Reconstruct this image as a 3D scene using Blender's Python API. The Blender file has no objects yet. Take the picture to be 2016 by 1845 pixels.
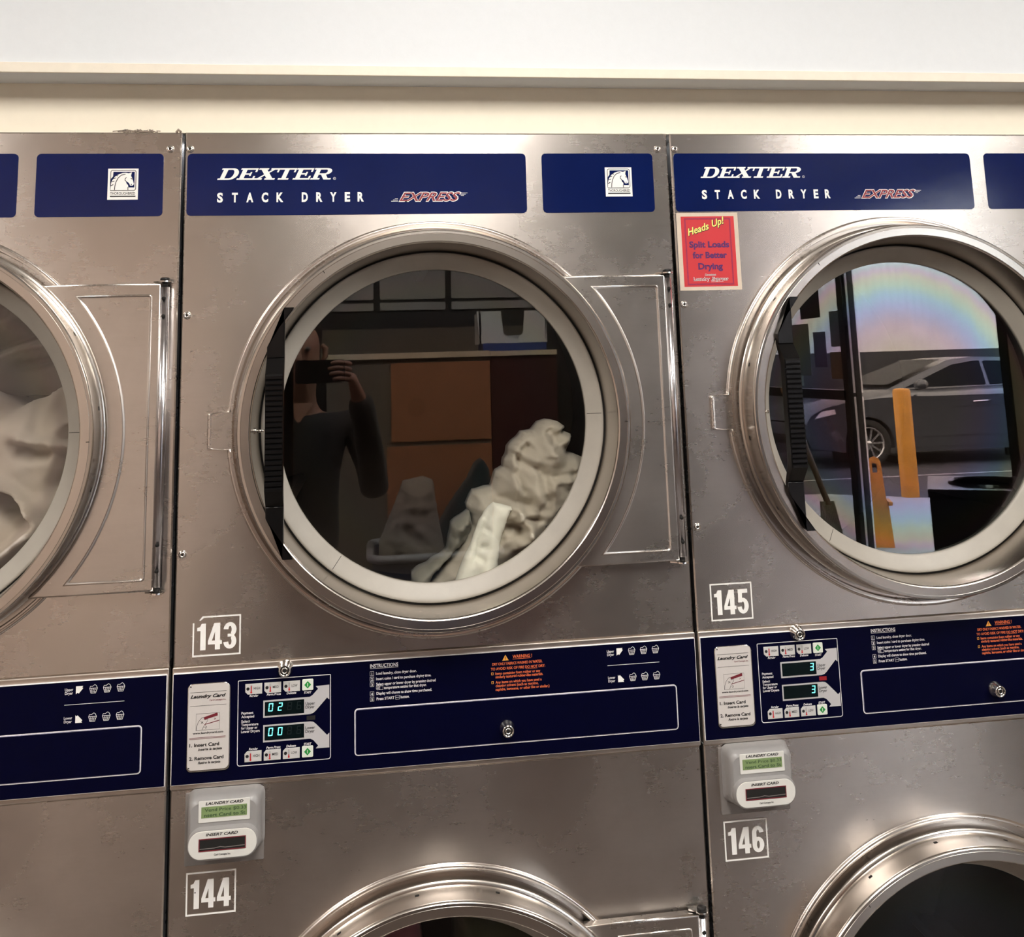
import bpy, bmesh, math, random
from mathutils import Vector, Matrix, noise
from mathutils.geometry import delaunay_2d_cdt
PI = math.pi
sc = bpy.context.scene
col = sc.collection

# ------------------------------------------------------------------ camera
cam_d = bpy.data.cameras.new('camera')
cam = bpy.data.objects.new('camera', cam_d)
col.objects.link(cam)
RM = ((0.99007267, -0.13742139, -0.02952067), (-0.00635338, 0.16605784, -0.98609555), (0.14041276, 0.97649381, 0.16353624))
rt, dn, fw = (Vector(r) for r in RM)
cam.matrix_world = Matrix.Translation((0.0839245, -1.6453291, 1.5578897)) @ Matrix((rt, -dn, -fw)).transposed().to_4x4()
cam_d.sensor_fit = 'HORIZONTAL'
cam_d.sensor_width = 36.0
cam_d.lens = 36.0 * 2002.08 / 2016.0
cam_d.shift_y = -(922.5 - 386.67) / 2016.0
cam_d.clip_start = 0.02
sc.camera = cam

# ------------------------------------------------------------------ world and exposure
SKY = 14.0
w = bpy.data.worlds.new('overcast_sky')
sc.world = w
w.use_nodes = True
bg = w.node_tree.nodes['Background']
bg.inputs[0].default_value = (0.88, 0.92, 1.0, 1)
bg.inputs[1].default_value = SKY
sc.view_settings.view_transform = 'Standard'
sc.view_settings.look = 'None'
sc.view_settings.exposure = 0.0
sc.view_settings.gamma = 1.0
sc.view_settings.use_curve_mapping = False
LIGHT = 21.5

# ------------------------------------------------------------------ materials
MATS = {}


def lin(c):
    return tuple(((v / 255.0) / 12.92 if v <= 10 else ((v / 255.0 + 0.055) / 1.055) ** 2.4) for v in c)


class NT:
    def __init__(self, name):
        self.m = bpy.data.materials.new(name)
        self.m.use_nodes = True
        self.t = self.m.node_tree
        self.t.nodes.clear()
        self.out = self.n('ShaderNodeOutputMaterial')
        MATS[name] = self.m

    def n(self, typ, **kw):
        nd = self.t.nodes.new(typ)
        for k, v in kw.items():
            if k[0] == '_':
                setattr(nd, k[1:], v)
            else:
                s = nd.inputs[int(k[1:])] if k[0] == 'i' and k[1:].isdigit() else nd.inputs[k.replace('_', ' ')]
                self.put(s, v)
        return nd

    def put(self, s, v):
        if isinstance(v, bpy.types.NodeSocket):
            self.t.links.new(v, s)
        elif isinstance(v, bpy.types.Node):
            self.t.links.new(v.outputs[0], s)
        elif isinstance(v, (tuple, list)) and len(v) == 3 and s.type == 'RGBA':
            s.default_value = (*v, 1)
        else:
            s.default_value = v

    def surf(self, s):
        self.t.links.new(s.outputs[0], self.out.inputs[0])
        return self.m

    def ramp(self, fac, stops, interp='LINEAR'):
        r = self.n('ShaderNodeValToRGB', Fac=fac)
        e = r.color_ramp.elements
        r.color_ramp.interpolation = interp
        while len(e) < len(stops):
            e.new(0.5)
        for el, (p, c) in zip(e, stops):
            el.position = p
            el.color = (*c, 1) if len(c) == 3 else c
        return r

    def noise(self, scale=5, detail=4, rough=0.6, mapping=None, coord='Object'):
        tc = self.n('ShaderNodeTexCoord')
        v = tc.outputs[coord]
        if mapping:
            v = self.n('ShaderNodeMapping', Vector=v, Scale=mapping).outputs[0]
        return self.n('ShaderNodeTexNoise', Vector=v, Scale=scale, Detail=detail, Roughness=rough)


def simple(name, c, rough=0.5, metal=0.0, var=0.0, bump=0.0, scale=40, coat=0.0, emit=None, es=1.0, spec=0.5):
    t = NT(name)
    b = t.n('ShaderNodeBsdfPrincipled', Roughness=rough, Metallic=metal)
    b.inputs['Coat Weight'].default_value = coat
    b.inputs['Specular IOR Level'].default_value = spec
    nz = t.noise(scale, 5)
    if var > 0:
        lo = tuple(max(0, v * (1 - var)) for v in c)
        hi = tuple(min(1, v * (1 + var)) for v in c)
        t.put(b.inputs['Base Color'], t.ramp(nz.outputs[0], [(0.3, lo), (0.7, hi)]).outputs[0])
    else:
        t.put(b.inputs['Base Color'], c)
    if bump > 0:
        t.put(b.inputs['Normal'], t.n('ShaderNodeBump', Height=nz.outputs[0], Strength=bump, Distance=0.002))
    if emit:
        t.put(b.inputs['Emission Color'], emit)
        b.inputs['Emission Strength'].default_value = es
    return t.surf(b)


def steel(name, c, rough, aniso, axis=(0, 0, 1), smudge=0.12, scratch=0.025):
    """brushed stainless sheet: grain along the sheet, worn and smudged"""
    t = NT(name)
    big = t.noise(3.2, 6, 0.65)
    fine = t.noise(30, 5, 0.7, (1.0, 1.0, 6.0))
    mixn = t.n('ShaderNodeMath', _operation='ADD', i0=t.n('ShaderNodeMath', _operation='MULTIPLY', i0=big.outputs[0], i1=0.86),
               i1=t.n('ShaderNodeMath', _operation='MULTIPLY', i0=fine.outputs[0], i1=0.14))
    lo = tuple(v * (1 - smudge) for v in c)
    hi = tuple(min(1, v * (1 + smudge)) for v in c)
    rampc = t.ramp(mixn.outputs[0], [(0.32, lo), (0.68, hi)])
    # short pale dents and scuffs
    sv = t.noise(26, 3, 0.5, (1.0, 1.0, 2.6))
    scm = t.ramp(sv.outputs[0], [(0.735, (0, 0, 0)), (0.80, (1, 1, 1))])
    rr = t.n('ShaderNodeMapRange', Value=mixn, i1=0.3, i2=0.7, i3=rough * 0.85, i4=rough * 1.15)
    b = t.n('ShaderNodeBsdfPrincipled', Metallic=1.0, Roughness=rr)
    t.put(b.inputs['Base Color'], rampc)
    b.inputs['Anisotropic'].default_value = aniso
    if aniso:
        t.put(b.inputs['Tangent'], t.n('ShaderNodeCombineXYZ', i0=axis[0], i1=axis[1], i2=axis[2]))
    wav = t.noise(2.4, 2, 0.5)
    b1 = t.n('ShaderNodeBump', Height=wav.outputs[0], Strength=0.22, Distance=0.004)
    b2 = t.n('ShaderNodeBump', Height=scm.outputs[0], Strength=scratch * 2, Distance=0.00010, Normal=b1)
    t.put(b.inputs['Normal'], b2)
    return t.surf(b)


def glass(name, ior, tint, film=0.0, rough=0.0):
    """clear pane: see-through with a Fresnel reflection; film = strained safety glass with coloured rings"""
    t = NT(name)
    tr = t.n('ShaderNodeBsdfTransparent', Color=tint)
    gl = t.n('ShaderNodeBsdfGlossy', Roughness=rough)
    if film > 0:
        tc = t.n('ShaderNodeTexCoord')
        nz = t.n('ShaderNodeTexNoise', Vector=t.n('ShaderNodeMapping', Vector=tc.outputs['Object'], Scale=(14, 1, 1.2)), Scale=4.0, Detail=3.0)
        ln = t.n('ShaderNodeVectorMath', _operation='LENGTH', i0=tc.outputs['Object'])
        jit = t.n('ShaderNodeMath', _operation='MULTIPLY_ADD', i0=nz.outputs[0], i1=0.02, i2=ln.outputs['Value'])
        fac = t.n('ShaderNodeMath', _operation='DIVIDE', i0=jit, i1=0.262)
        W = lambda r, g, b: tuple((1 - film) + film * v for v in (r, g, b))
        rp = t.ramp(fac.outputs[0], [
            (0.0, W(1.0, .72, .50)), (0.40, W(1.0, .72, .52)), (0.56, W(1.0, .66, .70)), (0.68, W(.70, .68, 1.0)),
            (0.76, W(.60, .84, 1.0)), (0.82, W(.82, 1.0, .74)), (0.88, W(1.0, .92, .62)), (0.925, W(1.0, .70, .84)),
            (0.955, W(.82, .92, .88)), (0.985, W(1, 1, 1))])
        t.put(gl.inputs['Color'], rp)
    # Schlick reflectance, the same on both faces of the pane
    ge = t.n('ShaderNodeNewGeometry')
    dt = t.n('ShaderNodeVectorMath', _operation='DOT_PRODUCT', i0=ge.outputs['Incoming'], i1=ge.outputs['Normal'])
    ab = t.n('ShaderNodeMath', _operation='ABSOLUTE', i0=dt.outputs['Value'])
    iv = t.n('ShaderNodeMath', _operation='SUBTRACT', i0=1.0, i1=ab)
    pw = t.n('ShaderNodeMath', _operation='POWER', i0=iv, i1=5.0)
    r0 = ((ior - 1) / (ior + 1)) ** 2
    fr = t.n('ShaderNodeMath', _operation='MULTIPLY_ADD', i0=pw, i1=1 - r0, i2=r0)
    return t.surf(t.n('ShaderNodeMixShader', i0=fr, i1=tr, i2=gl))


def cloth(name, c, var=0.08, weave=0.25):
    t = NT(name)
    b = t.n('ShaderNodeBsdfPrincipled', Roughness=0.9)
    b.inputs['Sheen Weight'].default_value = 0.15
    nz = t.noise(14, 5, 0.6)
    t.put(b.inputs['Base Color'], t.ramp(nz.outputs[0], [(0.3, tuple(v * (1 - var) for v in c)), (0.7, tuple(min(1, v * (1 + var)) for v in c))]))
    wv = t.noise(420, 2, 0.5)
    t.put(b.inputs['Normal'], t.n('ShaderNodeBump', Height=wv.outputs[0], Strength=weave, Distance=0.0006))
    return t.surf(b)


M = {}
M['steel'] = steel('brushed_steel', (0.64, 0.59, 0.55), 0.27, 0.60, smudge=0.12)
M['steel_door'] = steel('door_steel', (0.60, 0.555, 0.51), 0.24, 0.0, smudge=0.08, scratch=0.015)
M['steel_hinge'] = steel('hinge_steel', (0.62, 0.575, 0.535), 0.28, 0.60, scratch=0.0)
M['steel_trim'] = steel('trim_steel', (0.70, 0.63, 0.57), 0.34, 0.0, smudge=0.15, scratch=0.2)
M['chrome'] = simple('polished_chrome', (0.80, 0.78, 0.75), 0.12, 1.0, 0.05)
M['rod'] = simple('hinge_rod_steel', (0.62, 0.60, 0.62), 0.22, 1.0, 0.12, scale=60)
M['gasket'] = simple('gasket_rubber', (0.335, 0.31, 0.27), 0.42, 0, 0.05, 0.05, 25)
M['black'] = simple('black_plastic', (0.008, 0.007, 0.007), 0.42, 0, 0.1, 0.05, 200, spec=0.3)
M['grip'] = simple('grip_plastic', (0.004, 0.0038, 0.004), 0.20, 0, 0.1, 0.0, 200, spec=0.32)
M['gap'] = simple('dark_recess', (0.008, 0.007, 0.006), 0.9)
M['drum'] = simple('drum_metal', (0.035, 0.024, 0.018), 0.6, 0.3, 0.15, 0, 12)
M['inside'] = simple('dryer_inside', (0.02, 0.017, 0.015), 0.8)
M['navy'] = simple('navy_strip', lin((10, 25, 76)), 0.12, 0, 0.10, 0.16, 9, coat=0.0)
M['navy_panel'] = simple('navy_panel', lin((0, 1, 30)), 0.45, 0, 0.10, 0.03, 60, spec=0.1)
M['navy_edge'] = simple('navy_worn_edge', lin((120, 118, 140)), 0.5, 0, 0.5, 0, 70)
M['white'] = simple('white_ink', (0.90, 0.89, 0.86), 0.55, 0, 0.03)
M['line'] = simple('pale_ink', (0.80, 0.78, 0.79), 0.5, 0, 0.12, 0, 90)
M['plate'] = simple('grey_plate', (0.60, 0.565, 0.54), 0.5, 0, 0.03)
M['arrow'] = simple('grey_ink', (0.50, 0.49, 0.50), 0.5, 0, 0.02)
M['ink'] = simple('black_ink', (0.012, 0.012, 0.012), 0.5, 0, 0.02)
M['maroon'] = simple('maroon_ink', (0.16, 0.012, 0.022), 0.5, 0, 0.04)
M['red'] = simple('red_ink', (0.55, 0.02, 0.02), 0.5, 0, 0.04)
M['orange'] = simple('orange_ink', (0.78, 0.17, 0.06), 0.5, 0, 0.05)
M['amber'] = simple('amber_ink', (0.85, 0.38, 0.06), 0.5, 0, 0.05)
M['express'] = simple('express_red_ink', (0.26, 0.030, 0.040), 0.5, 0, 0.1)
M['green'] = simple('green_ink', (0.01, 0.27, 0.04), 0.45, 0, 0.08)
M['button'] = simple('button_face', (0.58, 0.57, 0.56), 0.4, 0, 0.04)
M['startb'] = simple('start_button_face', (0.72, 0.76, 0.68), 0.4, 0, 0.04)
M['screen'] = simple('display_glass', (0.003, 0.007, 0.008), 0.25, 0, 0.2, 0, 90, spec=0.12)
M['digit'] = simple('lit_digit', (0.1, 0.6, 0.6), 0.4, emit=(0.22, 1.0, 0.92), es=1.3)
M['ghost'] = simple('unlit_digit', (0.008, 0.014, 0.016), 0.4, spec=0.15)
M['ledred'] = simple('red_indicator', (0.20, 0.01, 0.015), 0.3, emit=(0.6, 0.01, 0.02), es=0.15)
M['lcd'] = simple('lcd_green', (0.20, 0.28, 0.12), 0.3, 0, 0.06, emit=(0.30, 0.45, 0.16), es=0.05)
M['lcdink'] = simple('lcd_ink', (0.05, 0.09, 0.04), 0.4)
M['reader'] = simple('reader_plastic', (0.29, 0.28, 0.275), 0.32, 0, 0.03, 0.03, 150)
M['reader_plate'] = simple('reader_backplate', (0.21, 0.19, 0.18), 0.45, 0, 0.05, 0.05, 90)
M['face'] = simple('reader_face', (0.70, 0.69, 0.65), 0.45, 0, 0.02)
M['paper'] = simple('sticker_border', (0.62, 0.52, 0.42), 0.6, 0, 0.07, 0, 30)
M['signred'] = simple('sign_red', (0.56, 0.026, 0.034), 0.5, 0, 0.04, 0, 20)
M['yellow'] = simple('yellow_ink', (0.88, 0.80, 0.20), 0.5, 0, 0.03)
M['violet'] = simple('violet_ink', (0.085, 0.010, 0.11), 0.5, 0, 0.3, 0, 300)
M['glass'] = glass('door_glass', 1.62, (0.93, 0.92, 0.90), 0.25, 0.012)
M['glassl'] = glass('lower_door_glass', 1.32, (0.86, 0.85, 0.83), 0.25)
M['glassf'] = glass('strained_door_glass', 2.0, (0.60, 0.60, 0.60), 0.85)
M['soffit'] = simple('soffit_paint', (0.745, 0.775, 0.80), 0.6, 0, 0.012, 0.12, 60)
M['trim'] = simple('cream_trim_paint', (0.84, 0.77, 0.65), 0.5, 0, 0.03, 0.1, 40)
M['cream'] = simple('cream_wall_paint', (0.87, 0.80, 0.655), 0.55, 0, 0.015, 0.05, 50)
M['beige'] = simple('beige_wall_paint', (0.40, 0.33, 0.275), 0.7, 0, 0.05)
M['beige2'] = simple('light_beige_wall_paint', (0.84, 0.70, 0.62), 0.7, 0, 0.05)
M['tilefloor'] = simple('floor_tile', (0.085, 0.066, 0.056), 0.35, 0, 0.15, 0, 2)
M['ceil'] = simple('ceiling_tile', (0.55, 0.52, 0.47), 0.8, 0, 0.04)
M['greypanel'] = simple('grey_wall_panel', (0.50, 0.48, 0.47), 0.4, 0, 0.06, 0, 3)
M['darkpaint'] = simple('dark_paint', (0.03, 0.028, 0.028), 0.5, 0, 0.1)
M['frame'] = simple('dark_window_frame', (0.022, 0.020, 0.020), 0.4, 0.2, 0.1)
M['alu'] = simple('aluminium_strip', (0.85, 0.80, 0.82), 0.4, 0.3, 0.08)
M['lamp'] = simple('lamp_diffuser', (0.9, 0.9, 0.9), 0.6, emit=(1.0, 0.955, 0.895), es=LIGHT)
M['lampframe'] = simple('lamp_frame', (0.7, 0.7, 0.68), 0.5)
M['pane'] = glass('shop_window_glass', 1.45, (0.93, 0.95, 0.95))
M['tint'] = glass('tinted_window_glass', 1.45, (0.72, 0.68, 0.68))
M['poster'] = simple('poster_back', (0.20, 0.19, 0.18), 0.7, 0, 0.1)
M['poster2'] = simple('violet_poster_back', (0.15, 0.12, 0.17), 0.7, 0, 0.1)
M['poster3'] = simple('brown_poster_back', (0.22, 0.16, 0.10), 0.7, 0, 0.1)
M['poster4'] = simple('pale_note', (0.40, 0.42, 0.40), 0.7, 0, 0.1)
M['asphalt'] = simple('asphalt', (0.035, 0.033, 0.034), 0.85, 0, 0.3, 0, 3)
M['concrete'] = simple('sidewalk_concrete', (0.32, 0.30, 0.30), 0.8, 0, 0.12, 0, 2)
M['roadline'] = simple('road_paint', (0.26, 0.24, 0.24), 0.7, 0, 0.1)
M['dado'] = simple('dark_building_base', (0.028, 0.030, 0.034), 0.6, 0, 0.12, 0, 2)
M['bollard'] = simple('bollard_yellow', (0.50, 0.21, 0.02), 0.5, 0, 0.15, 0, 6)
M['cone'] = simple('cone_orange_plastic', (0.62, 0.24, 0.03), 0.45, 0, 0.15, 0, 8)
M['carpaint'] = simple('grey_car_paint', (0.055, 0.06, 0.072), 0.25, 0.3, 0.03, coat=0.8)
M['carglass'] = simple('car_glass', (0.008, 0.010, 0.013), 0.12, 0, 0.1, spec=0.03)
M['tire'] = simple('tire_rubber', (0.010, 0.010, 0.010), 0.8)
M['rim'] = simple('alloy_rim', (0.55, 0.55, 0.56), 0.25, 0.9, 0.05)
M['headlamp'] = simple('headlamp_lens', (0.75, 0.72, 0.70), 0.15, 0, 0.05)
M['canblack'] = simple('bin_black', (0.010, 0.010, 0.011), 0.22, 0, 0.1)
M['cab_orange'] = simple('orange_brown_panel', (0.40, 0.17, 0.085), 0.5, 0, 0.06, 0, 2)
M['cab_dark'] = simple('dark_red_panel', (0.06, 0.016, 0.014), 0.45, 0, 0.06, 0, 2)
M['cab_grey'] = simple('olive_grey_panel', (0.16, 0.135, 0.105), 0.5, 0, 0.06, 0, 2)
M['cab_edge'] = simple('pale_metal_edge', (0.80, 0.66, 0.48), 0.4, 0, 0.05)
M['binwhite'] = simple('white_bin_plastic', (0.78, 0.76, 0.72), 0.4, 0, 0.05)
M['binblue'] = simple('blue_bin_plastic', (0.05, 0.08, 0.26), 0.4, 0, 0.05)
M['cartblue'] = simple('blue_cart_plastic', (0.03, 0.05, 0.11), 0.45, 0, 0.05)
M['cartrim'] = simple('cart_rim', (0.36, 0.37, 0.42), 0.4, 0, 0.05)
M['wood'] = simple('stick_wood', (0.20, 0.10, 0.06), 0.6, 0, 0.15)
M['bristle'] = simple('mop_strings', (0.22, 0.19, 0.13), 0.9, 0, 0.2)
M['skin'] = simple('skin', (0.30, 0.15, 0.105), 0.5, 0, 0.06)
M['shirt'] = cloth('black_shirt', (0.012, 0.011, 0.011))
M['jeans'] = cloth('dark_trousers', (0.02, 0.022, 0.03))
M['hair'] = simple('dark_hair', (0.02, 0.013, 0.010), 0.6, 0, 0.2)
M['lip'] = simple('lip', (0.42, 0.15, 0.13), 0.5)
M['eye'] = simple('eye', (0.12, 0.11, 0.10), 0.5)
M['shoe'] = simple('shoe_black', (0.015, 0.015, 0.015), 0.5)
M['cl_cream'] = cloth('cream_cotton', (0.50, 0.47, 0.40))
M['cl_white'] = cloth('white_cotton', (0.82, 0.84, 0.76), 0.03)
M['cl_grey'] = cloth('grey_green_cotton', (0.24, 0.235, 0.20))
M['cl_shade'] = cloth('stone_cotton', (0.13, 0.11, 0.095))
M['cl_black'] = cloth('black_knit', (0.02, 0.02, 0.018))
M['cl_sheet'] = cloth('beige_sheet', (0.46, 0.41, 0.36))
M['cl_pale'] = cloth('pale_sheet', (0.66, 0.63, 0.57))
M['cl_maroon'] = cloth('maroon_cotton', (0.34, 0.11, 0.14))
M['cl_green'] = cloth('dark_green_cotton', (0.09, 0.11, 0.06))
M['cl_teal'] = cloth('dark_teal_cotton', (0.012, 0.035, 0.045))
M['cl_towel'] = cloth('grey_towel', (0.30, 0.26, 0.22))
M['lint'] = cloth('grey_lint', (0.30, 0.24, 0.19))
# white corrugated siding across the drive
t = NT('white_siding')
tc = t.n('ShaderNodeTexCoord')
wv = t.n('ShaderNodeTexWave', Vector=tc.outputs['Object'], Scale=2.2, Distortion=0.3)
nz = t.noise(1.5, 4)
b = t.n('ShaderNodeBsdfPrincipled', Roughness=0.6)
t.put(b.inputs['Base Color'], t.ramp(nz.outputs[0], [(0.3, (0.66, 0.65, 0.62)), (0.7, (0.76, 0.75, 0.73))]))
t.put(b.inputs['Normal'], t.n('ShaderNodeBump', Height=wv.outputs[0], Strength=0.6, Distance=0.02))
M['siding'] = t.surf(b)


# ------------------------------------------------------------------ mesh helpers
class MB:
    def __init__(self):
        self.v, self.f, self.mi, self.sm, self.mats = [], [], [], [], []
        self.k = 0   # print layers never share a plane

    def mid(self, m):
        if m not in self.mats:
            self.mats.append(m)
        return self.mats.index(m)

    def add(self, vs, fs, m, smooth=False):
        o = len(self.v)
        self.v += [tuple(p) for p in vs]
        k = self.mid(m)
        for f in fs:
            self.f.append([o + i for i in f])
            self.mi.append(k)
            self.sm.append(smooth)
        return self

    def flat(self, pts, y, m):
        """polygon in the x-z plane facing -y"""
        a = sum(pts[i][0] * pts[(i + 1) % len(pts)][1] - pts[(i + 1) % len(pts)][0] * pts[i][1] for i in range(len(pts)))
        if a < 0:
            pts = pts[::-1]
        self.k += 1
        y -= self.k * 5e-6
        return self.add([(x, y, z) for x, z in pts], [list(range(len(pts)))], m)

    def rect(self, x0, z0, x1, z1, y, m):
        return self.flat([(x0, z0), (x1, z0), (x1, z1), (x0, z1)], y, m)

    def slab(self, pts, yb, yf, m, bev=0.0, mside=None):
        """outline in x-z extruded from yb (back) to yf (front, smaller), front edge chamfered"""
        a = sum(pts[i][0] * pts[(i + 1) % len(pts)][1] - pts[(i + 1) % len(pts)][0] * pts[i][1] for i in range(len(pts)))
        if a < 0:
            pts = pts[::-1]
        n = len(pts)
        inner = inset(pts, bev) if bev else pts
        vs = [(x, yb, z) for x, z in pts] + [(x, yf + bev, z) for x, z in pts]
        self.add(vs, [[i, (i + 1) % n, n + (i + 1) % n, n + i] for i in range(n)], mside or m)
        if bev:
            vs = []
            for q in range(5):
                a = PI / 2 * q / 4
                vs += [(x, yf + bev * (1 - math.sin(a)), z) for x, z in (inset(pts, bev * (1 - math.cos(a))) if q else pts)]
            self.add(vs, [[q * n + i, q * n + (i + 1) % n, (q + 1) * n + (i + 1) % n, (q + 1) * n + i] for q in range(4) for i in range(n)], mside or m, True)
        self.add([(x, yf, z) for x, z in inner], [list(range(n))], m)
        self.add([(x, yb, z) for x, z in pts], [list(range(n))[::-1]], mside or m)
        return self

    def box(self, x0, y0, z0, x1, y1, z1, m):
        vs = [(x, y, z) for z in (z0, z1) for y in (y0, y1) for x in (x0, x1)]
        return self.add(vs, [(0, 2, 3, 1), (4, 5, 7, 6), (0, 1, 5, 4), (2, 6, 7, 3), (0, 4, 6, 2), (1, 3, 7, 5)], m)

    def frame(self, po, pi, y, m):
        n = len(po)
        return self.add([(x, y, z) for x, z in po] + [(x, y, z) for x, z in pi], [[i, (i + 1) % n, n + (i + 1) % n, n + i] for i in range(n)], m)

    def lathe(self, prof, cx, cz, m, n=128, smooth=True, a0=0.0, a1=2 * PI, closed=True):
        """profile of (r, y) turned about the y axis through (cx, cz)"""
        k = len(prof)
        cnt = n if closed else n + 1
        vs = []
        for i in range(cnt):
            a = a0 + (a1 - a0) * i / n
            c, s = math.cos(a), math.sin(a)
            vs += [(cx + r * c, y, cz + r * s) for r, y in prof]
        fs = []
        for i in range(n):
            j = (i + 1) % cnt
            fs += [[i * k + q, i * k + q + 1, j * k + q + 1, j * k + q] for q in range(k - 1)]
        return self.add(vs, fs, m, smooth)

    def tube(self, pts, r, m, n=10, smooth=True, cap=True):
        """round bar through 3-D points; r a number or one per point"""
        pts = [Vector(p) for p in pts]
        rs = r if isinstance(r, (list, tuple)) else [r] * len(pts)
        vs = []
        up = None
        for i, p in enumerate(pts):
            d = (pts[min(i + 1, len(pts) - 1)] - pts[max(i - 1, 0)]).normalized()
            if up is None or abs(up.dot(d)) > 0.95:
                up = Vector((0, 0, 1)) if abs(d.z) < 0.9 else Vector((1, 0, 0))
            a = d.cross(up).normalized()
            bb = a.cross(d).normalized()
            up = bb
            for q in range(n):
                an = 2 * PI * q / n
                vs.append(p + (a * math.cos(an) + bb * math.sin(an)) * rs[i])
        fs = [[i * n + q, i * n + (q + 1) % n, (i + 1) * n + (q + 1) % n, (i + 1) * n + q] for i in range(len(pts) - 1) for q in range(n)]
        if cap:
            fs += [list(range(n))[::-1], [(len(pts) - 1) * n + q for q in range(n)]]
        return self.add(vs, fs, m, smooth)

    def ribbon(self, pts, wd, y, m, closed=False):
        """flat stroke of width wd along 2-D points in the x-z plane"""
        P = [Vector(p) for p in pts]
        n = len(P)
        self.k += 1
        y -= self.k * 5e-6
        L, R = [], []
        for i in range(n):
            a = P[(i - 1) % n] if closed or i > 0 else P[i]
            c = P[(i + 1) % n] if closed or i < n - 1 else P[i]
            d = c - a
            d = d.normalized() if d.length > 1e-9 else Vector((1, 0))
            nn = Vector((-d.y, d.x)) * (wd / 2)
            L.append(P[i] + nn)
            R.append(P[i] - nn)
        fs = []
        for i in range(n if closed else n - 1):
            j = (i + 1) % n
            fs.append([i, n + i, n + j, j])
        return self.add([(q.x, y, q.y) for q in L + R], fs, m)

    def text(self, s, x, z, h, m, y, wd=None, align='L', bold=0.0, shear=0.0, space=1.0, rot=0.0):
        vs, fs, bw = text_geo(s, bold, shear, space)
        sz = h / CAPH
        sx = wd / bw if wd else sz
        tot = bw * sx
        ox = {'L': 0, 'C': -tot / 2, 'R': -tot}[align]
        c, sn = math.cos(rot), math.sin(rot)
        out = []
        for px, pz in vs:
            X, Z = px * sx + ox, pz * sz
            out.append((x + X * c - Z * sn, y, z + X * sn + Z * c))
        return self.add(out, fs, m)

    def mesh(self, name, weld=False):
        me = bpy.data.meshes.new(name)
        me.from_pydata(self.v, [], self.f)
        for m in self.mats:
            me.materials.append(M[m])
        me.polygons.foreach_set('material_index', self.mi)
        me.polygons.foreach_set('use_smooth', self.sm)
        me.update()
        if weld:
            bm = bmesh.new()
            bm.from_mesh(me)
            bmesh.ops.remove_doubles(bm, verts=bm.verts, dist=1e-5)
            bmesh.ops.recalc_face_normals(bm, faces=bm.faces)
            bm.to_mesh(me)
            bm.free()
        return me


def inset(pts, d):
    n = len(pts)
    out = []
    for i in range(n):
        a, p, c = Vector(pts[i - 1]), Vector(pts[i]), Vector(pts[(i + 1) % n])
        e1, e2 = (p - a), (c - p)
        if e1.length < 1e-9 or e2.length < 1e-9:
            out.append(tuple(p))
            continue
        e1.normalize()
        e2.normalize()
        n1, n2 = Vector((-e1.y, e1.x)), Vector((-e2.y, e2.x))
        bis = n1 + n2
        if bis.length < 1e-6:
            out.append(tuple(p + n1 * d))
            continue
        bis.normalize()
        out.append(tuple(p + bis * (d / max(0.35, bis.dot(n1)))))
    return out


def rr(x0, z0, x1, z1, r, n=5):
    """rounded rectangle, counter-clockwise; r one radius or four (bl, br, tr, tl)"""
    rs = r if isinstance(r, (tuple, list)) else (r,) * 4
    out = []
    for (cx, cz, sx, sz, a0), q in zip(((x0, z0, 1, 1, PI), (x1, z0, -1, 1, 1.5 * PI), (x1, z1, -1, -1, 0), (x0, z1, 1, -1, 0.5 * PI)), rs):
        if q <= 0:
            out.append((cx, cz))
            continue
        for i in range(n + 1):
            a = a0 + (PI / 2) * i / n
            out.append((cx + sx * q + q * math.cos(a), cz + sz * q + q * math.sin(a)))
    return out


_T = {}
CAPH = 0.7


def text_geo(s, bold, shear, space):
    k = (s, bold, shear, space)
    if k not in _T:
        cu = bpy.data.curves.new('lettering', 'FONT')
        cu.body, cu.size, cu.offset, cu.shear, cu.space_character = s, 1.0, bold, shear, space
        cu.resolution_u = 3
        cu.fill_mode = 'FRONT'
        ob = bpy.data.objects.new('lettering', cu)
        me = ob.to_mesh()
        vs = [(v.co.x, v.co.y) for v in me.vertices]
        fs = [list(p.vertices) for p in me.polygons]
        ob.to_mesh_clear()
        bpy.data.objects.remove(ob)
        bpy.data.curves.remove(cu)
        x0 = min(v[0] for v in vs)
        x1 = max(v[0] for v in vs)
        _T[k] = ([(a - x0, b_) for a, b_ in vs], fs, x1 - x0)
    return _T[k]


CAPH = max(v[1] for v in text_geo('H', 0, 0, 1)[0])


def link(name, me, parent=None, loc=(0, 0, 0)):
    o = bpy.data.objects.new(name, me)
    col.objects.link(o)
    o.location = loc
    if parent:
        o.parent = parent
    return o


def tag(o, label=None, cat=None, group=None, kind=None):
    for k, v in (('label', label), ('category', cat), ('group', group), ('kind', kind)):
        if v:
            o[k] = v
    return o


def thing(name, label, cat, loc=(0, 0, 0), group=None, rz=0.0):
    o = link(name, None, None, loc)
    o.rotation_euler = (0, 0, rz)
    o.empty_display_size = 0.05
    return tag(o, label, cat, group)


def struct(name, mb):
    return tag(link(name, mb.mesh(name)), kind='structure')


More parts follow.
